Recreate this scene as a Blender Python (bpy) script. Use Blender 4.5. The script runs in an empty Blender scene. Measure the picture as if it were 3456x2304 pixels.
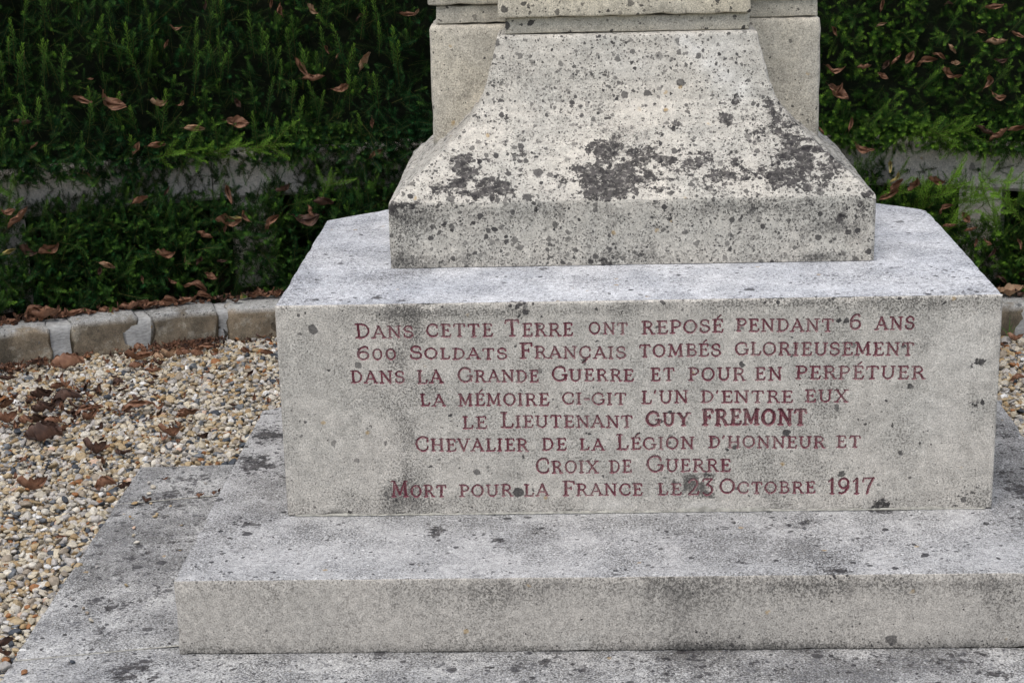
import bpy, bmesh, math, random
import numpy as np
from mathutils import Vector, Matrix, Euler, noise as mnoise

random.seed(7)
rng = np.random.default_rng(11)
SC = bpy.context.scene
WORDS=[
 (0, 'DANS', -0.624, -0.493, -0.075, -0.077, 0.031, 0.026, 1.0),
 (0, 'CETTE', -0.466, -0.317, -0.075, -0.077, 0.028, 0.028, 1.0),
 (0, 'TERRE', -0.292, -0.139, -0.076, -0.078, 0.036, 0.028, 1.0),
 (0, 'ONT', -0.105, -0.018, -0.074, -0.076, 0.025, 0.025, 1.0),
 (0, 'REPOSÉ', 0.011, 0.192, -0.076, -0.074, 0.028, 0.028, 1.0),
 (0, 'PENDANT', 0.218, 0.434, -0.073, -0.077, 0.027, 0.027, 1.0),
 (0, '6', 0.467, 0.494, -0.072, -0.072, 0.033, 0.033, 1.0),
 (0, 'ANS', 0.524, 0.61, -0.074, -0.075, 0.028, 0.028, 1.0),
 (1, '600', -0.623, -0.534, -0.126, -0.128, 0.029, 0.024, 1.0),
 (1, 'SOLDATS', -0.505, -0.286, -0.126, -0.13, 0.029, 0.024, 1.0),
 (1, 'FRANÇAIS', -0.26, -0.022, -0.128, -0.132, 0.034, 0.026, 1.0),
 (1, 'TOMBÉS', 0.005, 0.187, -0.129, -0.129, 0.027, 0.027, 1.0),
 (1, 'GLORIEUSEMENT', 0.216, 0.612, -0.128, -0.134, 0.028, 0.028, 1.0),
 (2, 'DANS', -0.64, -0.517, -0.18, -0.182, 0.027, 0.027, 1.0),
 (2, 'LA', -0.491, -0.431, -0.183, -0.183, 0.029, 0.029, 1.0),
 (2, 'GRANDE', -0.4, -0.217, -0.181, -0.184, 0.032, 0.026, 1.0),
 (2, 'GUERRE', -0.19, -0.006, -0.182, -0.185, 0.032, 0.026, 1.0),
 (2, 'ET', 0.031, 0.085, -0.184, -0.185, 0.028, 0.028, 1.0),
 (2, 'POUR', 0.114, 0.241, -0.185, -0.187, 0.028, 0.028, 1.0),
 (2, 'EN', 0.262, 0.323, -0.186, -0.187, 0.028, 0.028, 1.0),
 (2, 'PERPÉTUER', 0.351, 0.637, -0.185, -0.189, 0.028, 0.028, 1.0),
 (3, 'LA', -0.486, -0.428, -0.236, -0.237, 0.026, 0.026, 1.0),
 (3, 'MÉMOIRE', -0.4, -0.196, -0.237, -0.239, 0.027, 0.027, 1.0),
 (3, 'CI-GIT', -0.168, -0.022, -0.237, -0.24, 0.026, 0.026, 1.0),
 (3, "L'UN", 0.01, 0.115, -0.238, -0.237, 0.028, 0.028, 1.0),
 (3, "D'ENTRE", 0.141, 0.348, -0.237, -0.24, 0.026, 0.026, 1.0),
 (3, 'EUX', 0.373, 0.47, -0.239, -0.24, 0.027, 0.027, 1.0),
 (4, 'LE', -0.393, -0.336, -0.291, -0.292, 0.027, 0.027, 1.0),
 (4, 'LIEUTENANT', -0.307, -0.008, -0.29, -0.294, 0.035, 0.027, 1.0),
 (4, 'GUY', 0.02, 0.118, -0.29, -0.291, 0.032, 0.028, 1.35),
 (4, 'FREMONT', 0.146, 0.38, -0.29, -0.293, 0.035, 0.035, 1.45),
 (5, 'CHEVALIER', -0.501, -0.244, -0.343, -0.347, 0.033, 0.028, 1.0),
 (5, 'DE', -0.214, -0.158, -0.345, -0.345, 0.027, 0.027, 1.0),
 (5, 'LA', -0.13, -0.073, -0.346, -0.347, 0.026, 0.026, 1.0),
 (5, 'LÉGION', -0.047, 0.129, -0.346, -0.346, 0.034, 0.027, 1.0),
 (5, "D'HONNEUR", 0.16, 0.422, -0.344, -0.348, 0.026, 0.026, 1.0),
 (5, 'ET', 0.445, 0.501, -0.347, -0.347, 0.026, 0.026, 1.0),
 (6, 'CROIX', -0.23, -0.088, -0.4, -0.401, 0.035, 0.028, 1.0),
 (6, 'DE', -0.064, -0.012, -0.401, -0.401, 0.028, 0.028, 1.0),
 (6, 'GUERRE', 0.02, 0.211, -0.4, -0.401, 0.037, 0.028, 1.0),
 (7, 'MORT', -0.56, -0.433, -0.453, -0.455, 0.036, 0.027, 1.0),
 (7, 'POUR', -0.405, -0.282, -0.454, -0.455, 0.027, 0.027, 1.0),
 (7, 'LA', -0.258, -0.2, -0.455, -0.455, 0.027, 0.027, 1.0),
 (7, 'FRANCE', -0.17, 0.013, -0.455, -0.456, 0.034, 0.027, 1.0),
 (7, 'LE', 0.046, 0.101, -0.455, -0.456, 0.026, 0.026, 1.0),
 (7, '23', 0.114, 0.172, -0.456, -0.456, 0.036, 0.036, 1.0),
 (7, 'OCTOBRE', 0.184, 0.402, -0.454, -0.456, 0.033, 0.026, 1.0),
 (7, '1917', 0.429, 0.534, -0.458, -0.459, 0.036, 0.036, 1.0),
]
PATCH=(0.104,0.178,-0.467,-0.407)
PROF=[(0.0, 0.16), (0.03, 0.182), (0.062, 0.209), (0.102, 0.242), (0.139, 0.272), (0.172, 0.304), (0.198, 0.335), (0.21, 0.352), (0.225, 0.392), (0.238, 0.44), (0.248, 0.475), (0.256, 0.512)]
BLOBS=[
 ('lich',-0.385,0.397,0.217,0.027,0.200,0.029,1.00),
 ('lich',-0.338,0.361,0.187,0.043,0.200,0.021,1.00),
 ('lich',-0.421,0.373,0.196,0.043,0.200,0.013,0.80),
 ('lich',-0.058,0.444,0.255,0.029,0.200,0.017,1.10),
 ('lich',-0.044,0.382,0.203,0.057,0.200,0.025,1.10),
 ('lich',-0.055,0.351,0.178,0.038,0.200,0.017,1.20),
 ('lich',0.056,0.431,0.244,0.053,0.200,0.015,0.95),
 ('lich',0.116,0.384,0.205,0.038,0.200,0.013,0.70),
 ('lich',0.033,0.380,0.202,0.038,0.200,0.021,0.80),
 ('lich',0.179,0.408,0.225,0.038,0.200,0.013,0.80),
 ('lich',0.403,0.435,0.248,0.038,0.200,0.025,0.90),
 ('lich',0.435,0.393,0.213,0.043,0.200,0.021,0.90),
 ('lich',0.362,0.379,0.201,0.057,0.200,0.019,0.70),
 ('lich',0.197,0.372,0.196,0.057,0.200,0.015,0.50),
 ('lich',-0.293,0.517,0.326,0.010,0.200,0.009,1.00),
 ('lich',0.236,0.509,0.317,0.011,0.200,0.010,1.10),
 ('lich',0.256,0.537,0.355,0.013,0.200,0.010,1.10),
 ('lich',0.117,0.495,0.301,0.011,0.200,0.009,0.90),
 ('lich',-0.075,0.558,0.420,0.033,0.200,0.008,0.55),
 ('lich',0.343,0.514,0.323,0.021,0.200,0.029,0.60),
 ('lich',-0.308,0.556,0.411,0.025,0.200,0.029,0.30),
 ('lich',0.310,0.491,0.298,0.038,0.200,0.023,0.40),
 ('lich',0.402,0.472,0.278,0.038,0.200,0.029,0.50),
 ('grime',-0.276,0.563,0.436,0.067,0.200,0.038,0.50),
 ('grime',-0.203,0.530,0.344,0.086,0.200,0.057,0.30),
 ('grime',-0.025,0.478,0.285,0.057,0.200,0.038,0.45),
 ('grime',0.009,0.550,0.389,0.077,0.200,0.029,0.20),
 ('grime',0.361,0.481,0.288,0.057,0.200,0.057,0.40),
 ('grime',-0.513,0.326,0.124,0.067,0.020,0.033,0.95),
 ('grime',-0.548,0.326,0.029,0.038,0.020,0.029,0.70),
 ('grime',-0.466,0.326,0.017,0.115,0.020,0.011,0.55),
 ('grime',-0.051,0.326,0.105,0.038,0.020,0.057,0.40),
 ('grime',-0.000,0.326,0.020,0.191,0.020,0.010,0.50),
 ('grime',0.460,0.326,0.085,0.048,0.020,0.021,0.80),
 ('grime',0.521,0.326,0.084,0.029,0.020,0.038,0.70),
 ('grime',0.431,0.326,0.012,0.057,0.020,0.011,0.90),
 ('grime',-0.256,0.326,0.130,0.115,0.020,0.017,0.45),
 ('grime',0.154,0.326,0.133,0.115,0.020,0.015,0.45),
 ('grime',0.357,0.326,0.134,0.144,0.020,0.017,0.60),
 ('grime',0.031,0.326,0.040,0.029,0.020,0.019,0.50),
 ('lich',-0.533,0.326,0.150,0.043,0.020,0.010,0.90),
 ('lich',-0.461,0.326,0.144,0.029,0.020,0.010,0.60),
 ('lich',0.255,0.326,0.120,0.191,0.020,0.019,0.20),
 ('lich',0.509,0.326,0.126,0.048,0.020,0.019,0.45),
 ('lich',0.379,0.326,0.045,0.029,0.020,0.011,0.50),
 ('lich',0.439,0.326,0.075,0.024,0.020,0.015,0.50),
 ('grime',-0.488,0.000,-0.072,0.025,0.020,0.048,0.95),
 ('grime',-0.538,0.000,-0.101,0.029,0.020,0.057,0.55),
 ('grime',-0.515,0.000,-0.021,0.077,0.020,0.021,0.80),
 ('grime',-0.530,0.000,-0.132,0.029,0.020,0.029,0.70),
 ('grime',-0.449,0.000,-0.194,0.029,0.020,0.038,0.60),
 ('grime',-0.518,0.000,-0.203,0.057,0.020,0.038,0.40),
 ('grime',-0.532,0.000,-0.306,0.029,0.020,0.048,0.75),
 ('grime',-0.538,0.000,-0.443,0.048,0.020,0.048,1.00),
 ('grime',-0.609,0.000,-0.474,0.057,0.020,0.023,0.60),
 ('grime',-0.459,-0.000,-0.465,0.077,0.020,0.023,0.55),
 ('grime',-0.759,-0.000,-0.472,0.038,0.020,0.019,0.30),
 ('grime',-0.269,0.000,-0.404,0.029,0.020,0.015,0.50),
 ('grime',-0.385,0.000,-0.023,0.115,0.020,0.011,0.50),
 ('grime',-0.154,0.000,-0.022,0.134,0.020,0.010,0.40),
 ('grime',0.095,0.000,-0.016,0.144,0.020,0.010,0.45),
 ('grime',0.371,0.000,-0.011,0.144,0.020,0.010,0.45),
 ('grime',0.608,0.000,-0.019,0.115,0.020,0.017,0.50),
 ('grime',0.658,0.000,-0.100,0.057,0.020,0.038,0.30),
 ('grime',0.414,0.000,-0.247,0.038,0.020,0.038,0.55),
 ('grime',0.423,0.000,-0.197,0.038,0.020,0.029,0.40),
 ('grime',0.406,0.000,-0.319,0.038,0.020,0.029,0.40),
 ('grime',0.621,0.000,-0.384,0.096,0.020,0.057,0.20),
 ('grime',0.310,-0.000,-0.380,0.077,0.020,0.048,0.30),
 ('grime',0.630,0.000,-0.109,0.029,0.020,0.023,0.50),
 ('grime',0.134,0.000,-0.451,0.287,0.020,0.048,0.12),
 ('grime',0.703,0.000,-0.479,0.115,0.020,0.023,0.40),
 ('grime',-0.678,0.000,-0.079,0.077,0.020,0.057,0.20),
 ('lich',0.753,0.000,-0.151,0.014,0.020,0.009,1.50),
 ('lich',0.739,0.000,-0.163,0.007,0.020,0.005,1.20),
 ('lich',0.607,0.000,-0.207,0.011,0.020,0.008,1.20),
 ('lich',0.751,0.000,-0.252,0.015,0.020,0.010,1.00),
 ('lich',0.760,0.000,-0.244,0.006,0.020,0.005,1.30),
 ('lich',0.602,0.000,-0.074,0.009,0.020,0.011,0.90),
 ('lich',0.587,0.000,-0.113,0.008,0.020,0.005,1.10),
 ('lich',-0.118,0.000,-0.136,0.006,0.020,0.009,1.20),
 ('lich',-0.605,0.000,-0.285,0.010,0.020,0.010,0.80),
 ('lich',-0.746,0.000,-0.078,0.008,0.020,0.008,0.70),
 ('lich',-0.664,0.000,-0.378,0.008,0.020,0.008,0.70),
 ('lich',0.557,0.000,-0.488,0.038,0.020,0.005,1.10),
 ('lich',0.629,0.000,-0.322,0.029,0.020,0.029,0.30),
 ('lich',0.722,-0.000,-0.479,0.038,0.020,0.019,0.30),
 ('lich',0.517,0.000,-0.290,0.029,0.020,0.019,0.40),
 ('lich',0.760,0.000,-0.459,0.038,0.020,0.029,0.25),
 ('lich',-0.766,0.000,-0.251,0.019,0.020,0.019,0.30),
 ('lich',-0.235,0.000,-0.442,0.005,0.020,0.005,0.90),
 ('lich',-0.565,0.073,0.000,0.015,0.029,0.030,1.30),
 ('lich',-0.513,0.032,0.000,0.023,0.020,0.030,0.90),
 ('lich',-0.260,0.006,0.000,0.023,0.016,0.030,1.10),
 ('lich',-0.739,0.046,0.000,0.057,0.016,0.030,0.70),
 ('lich',0.745,0.030,0.000,0.015,0.020,0.030,1.20),
 ('lich',0.669,0.027,0.000,0.019,0.020,0.030,0.80),
 ('lich',0.110,0.270,0.000,0.015,0.020,0.030,0.80),
 ('lich',-0.052,0.323,0.000,0.019,0.020,0.030,0.90),
 ('lich',-0.207,0.312,0.000,0.019,0.020,0.030,0.70),
 ('lich',-0.685,0.411,0.000,0.013,0.020,0.030,0.60),
 ('lich',0.654,0.497,0.000,0.019,0.020,0.030,0.50),
 ('lich',0.712,0.148,0.000,0.029,0.033,0.030,0.30),
 ('lich',0.518,0.161,0.000,0.057,0.039,0.030,0.35),
 ('grime',-0.582,0.233,0.000,0.077,0.046,0.030,0.60),
 ('grime',-0.515,0.291,0.000,0.057,0.026,0.030,0.50),
 ('grime',0.518,0.161,0.000,0.077,0.046,0.030,0.30),
 ('grime',-0.726,0.242,0.000,0.057,0.065,0.030,0.30),
 ('grime',0.554,0.261,0.000,0.057,0.026,0.030,0.30),
 ('lich',-0.440,-0.084,-0.500,0.029,0.023,0.030,1.10),
 ('lich',-0.315,-0.156,-0.500,0.023,0.020,0.030,1.10),
 ('lich',-0.354,-0.137,-0.500,0.029,0.026,0.030,0.50),
 ('lich',0.353,-0.069,-0.500,0.034,0.029,0.030,1.10),
 ('lich',0.378,-0.064,-0.500,0.013,0.026,0.030,1.10),
 ('lich',0.202,-0.077,-0.500,0.019,0.023,0.030,1.00),
 ('lich',-0.452,-0.122,-0.500,0.019,0.020,0.030,0.60),
 ('lich',-0.674,-0.052,-0.500,0.019,0.020,0.030,0.90),
 ('lich',-0.225,-0.091,-0.500,0.021,0.020,0.030,0.90),
 ('lich',-0.477,-0.291,-0.500,0.019,0.020,0.030,0.70),
 ('lich',0.403,-0.335,-0.500,0.029,0.026,0.030,1.20),
 ('lich',0.496,-0.173,-0.500,0.029,0.039,0.030,0.80),
 ('lich',0.393,-0.170,-0.500,0.048,0.033,0.030,0.60),
 ('lich',0.228,-0.166,-0.500,0.015,0.020,0.030,0.80),
 ('lich',0.218,-0.273,-0.500,0.015,0.020,0.030,1.00),
 ('lich',0.366,-0.265,-0.500,0.057,0.046,0.030,0.60),
 ('lich',0.538,-0.339,-0.500,0.019,0.020,0.030,1.10),
 ('lich',0.774,-0.081,-0.500,0.013,0.020,0.030,0.90),
 ('lich',0.745,-0.080,-0.500,0.019,0.020,0.030,0.70),
 ('lich',-0.896,-0.032,-0.500,0.029,0.026,0.030,1.00),
 ('lich',-0.838,-0.137,-0.500,0.019,0.026,0.030,0.80),
 ('lich',-0.917,-0.135,-0.500,0.019,0.020,0.030,0.70),
 ('lich',-0.923,0.371,-0.500,0.057,0.065,0.030,0.80),
 ('lich',-0.870,0.307,-0.500,0.038,0.065,0.030,0.80),
 ('lich',-0.934,0.569,-0.500,0.038,0.078,0.030,0.70),
 ('lich',0.557,-0.001,-0.500,0.029,0.016,0.030,1.40),
 ('lich',0.126,-0.138,-0.500,0.191,0.065,0.030,0.25),
 ('lich',0.884,0.188,-0.500,0.038,0.195,0.030,0.90),
 ('lich',0.944,0.496,-0.500,0.029,0.130,0.030,0.80),
 ('lich',0.659,-0.226,-0.500,0.057,0.065,0.030,0.35),
 ('grime',-0.846,0.158,-0.500,0.057,0.195,0.030,0.50),
 ('grime',-0.015,-0.058,-0.500,0.478,0.046,0.030,0.40),
 ('grime',-0.219,-0.129,-0.500,0.038,0.065,0.030,0.50),
 ('grime',0.121,-0.212,-0.500,0.191,0.098,0.030,0.35),
 ('grime',0.354,-0.218,-0.500,0.144,0.098,0.030,0.45),
 ('grime',-0.756,-0.037,-0.500,0.019,0.065,0.030,0.40),
 ('grime',0.863,0.189,-0.500,0.057,0.260,0.030,0.60),
 ('grime',-0.436,-0.354,-0.532,0.124,0.020,0.029,0.75),
 ('grime',-0.298,-0.354,-0.534,0.057,0.020,0.025,0.60),
 ('grime',-0.198,-0.354,-0.520,0.115,0.020,0.023,0.90),
 ('grime',-0.253,-0.354,-0.544,0.057,0.020,0.019,0.70),
 ('grime',0.003,-0.354,-0.527,0.096,0.020,0.029,0.90),
 ('grime',0.148,-0.354,-0.529,0.096,0.020,0.038,0.90),
 ('grime',0.103,-0.354,-0.578,0.048,0.020,0.038,0.60),
 ('grime',0.293,-0.354,-0.530,0.096,0.020,0.025,0.95),
 ('grime',0.383,-0.354,-0.531,0.086,0.020,0.021,0.95),
 ('grime',0.473,-0.354,-0.522,0.077,0.020,0.019,0.80),
 ('grime',0.599,-0.354,-0.533,0.096,0.020,0.019,0.70),
 ('grime',0.734,-0.354,-0.544,0.029,0.020,0.057,0.80),
 ('grime',0.679,-0.354,-0.524,0.096,0.020,0.015,0.80),
 ('grime',0.130,-0.354,-0.598,0.096,0.020,0.038,0.40),
 ('grime',-0.439,-0.354,-0.612,0.038,0.020,0.057,0.35),
 ('grime',0.075,-0.354,-0.577,0.029,0.020,0.057,0.50),
 ('grime',0.348,-0.354,-0.600,0.057,0.020,0.057,0.25),
 ('grime',-0.072,-0.354,-0.666,0.861,0.020,0.005,0.60),
 ('grime',0.249,-0.354,-0.674,0.383,0.020,0.008,0.60),
 ('grime',-0.840,-0.354,-0.508,0.096,0.020,0.013,0.35),
 ('grime',-0.437,-0.354,-0.572,0.287,0.020,0.057,0.20),
 ('grime',0.748,-0.354,-0.634,0.057,0.020,0.057,0.30),
 ('lich',-1.212,0.582,-0.671,0.105,0.163,0.030,0.75),
 ('lich',-1.198,0.678,-0.671,0.077,0.065,0.030,0.90),
 ('lich',-1.288,0.461,-0.671,0.057,0.098,0.030,0.70),
 ('lich',-1.313,0.125,-0.671,0.124,0.195,0.030,0.50),
 ('lich',-1.185,0.256,-0.671,0.096,0.195,0.030,0.60),
 ('lich',-1.168,-0.124,-0.671,0.038,0.033,0.030,1.30),
 ('lich',-1.181,-0.112,-0.671,0.029,0.033,0.030,1.20),
 ('lich',-1.185,-0.215,-0.671,0.048,0.046,0.030,0.90),
 ('lich',-1.074,-0.438,-0.671,0.038,0.046,0.030,1.50),
 ('lich',-1.075,-0.472,-0.671,0.038,0.039,0.030,1.50),
 ('lich',-1.226,-0.192,-0.671,0.029,0.026,0.030,1.00),
 ('lich',-1.099,0.310,-0.671,0.057,0.052,0.030,0.80),
 ('lich',-1.342,-0.073,-0.671,0.057,0.065,0.030,0.50),
 ('lich',-1.095,-0.006,-0.671,0.057,0.065,0.030,0.60),
 ('lich',-1.303,0.698,-0.671,0.038,0.039,0.030,1.10),
 ('lich',-1.182,0.443,-0.671,0.048,0.039,0.030,0.80),
 ('lich',-1.168,0.045,-0.671,0.038,0.039,0.030,0.90),
 ('lich',-1.223,-0.064,-0.671,0.029,0.033,0.030,1.00),
 ('lich',0.129,-0.368,-0.671,0.067,0.039,0.030,1.30),
 ('lich',0.165,-0.379,-0.671,0.048,0.039,0.030,1.00),
 ('lich',0.244,-0.411,-0.671,0.057,0.039,0.030,0.90),
 ('lich',-0.001,-0.427,-0.671,0.086,0.046,0.030,0.70),
 ('lich',0.284,-0.451,-0.671,0.057,0.046,0.030,0.70),
 ('lich',0.666,-0.408,-0.671,0.096,0.098,0.030,0.80),
 ('lich',0.726,-0.459,-0.671,0.057,0.065,0.030,0.70),
 ('lich',0.060,-0.467,-0.671,0.096,0.046,0.030,0.80),
 ('lich',-0.163,-0.424,-0.671,0.115,0.059,0.030,0.60),
 ('lich',0.435,-0.394,-0.671,0.144,0.052,0.030,0.60),
 ('lich',-0.145,-0.414,-0.671,0.038,0.039,0.030,0.80),
 ('lich',-0.391,-0.420,-0.671,0.057,0.052,0.030,0.50),
 ('lich',-0.918,-0.390,-0.671,0.057,0.046,0.030,0.60),
 ('grime',-1.217,0.399,-0.671,0.191,0.325,0.030,0.60),
 ('grime',-1.241,0.047,-0.671,0.153,0.195,0.030,0.45),
 ('grime',-0.073,-0.425,-0.671,0.478,0.098,0.030,0.55),
 ('grime',0.465,-0.435,-0.671,0.287,0.098,0.030,0.60),
 ('grime',0.129,-0.368,-0.671,0.077,0.046,0.030,0.90),
 ('grime',-0.903,-0.370,-0.671,0.077,0.046,0.030,0.40),
 ('pale',0.142,0.578,0.494,0.021,0.200,0.017,1.00),
 ('pale',0.168,0.573,0.473,0.025,0.200,0.019,1.00),
 ('pale',0.200,0.564,0.442,0.029,0.200,0.021,1.00),
 ('pale',0.236,0.556,0.410,0.031,0.200,0.023,1.00),
 ('pale',0.272,0.546,0.379,0.027,0.200,0.025,0.90),
 ('pale',0.221,0.574,0.477,0.048,0.200,0.023,0.60),
 ('pale',0.010,0.564,0.440,0.057,0.200,0.029,0.30),
 ('pale',0.707,0.000,-0.120,0.077,0.020,0.077,0.45),
 ('pale',0.665,0.000,-0.261,0.057,0.020,0.057,0.30),
 ('pale',-0.063,0.000,-0.480,0.048,0.020,0.017,0.50),
 ('pale',0.135,-0.000,-0.483,0.057,0.020,0.011,0.40),
 ('pale',0.751,0.000,-0.061,0.038,0.020,0.029,0.40),
 ('pale',0.037,0.000,-0.150,0.191,0.020,0.057,0.12),
 ('pale',-0.141,-0.380,-0.671,0.025,0.033,0.030,0.90),
 ('pale',0.398,-0.268,-0.671,0.287,0.098,0.030,0.10),
]
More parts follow.
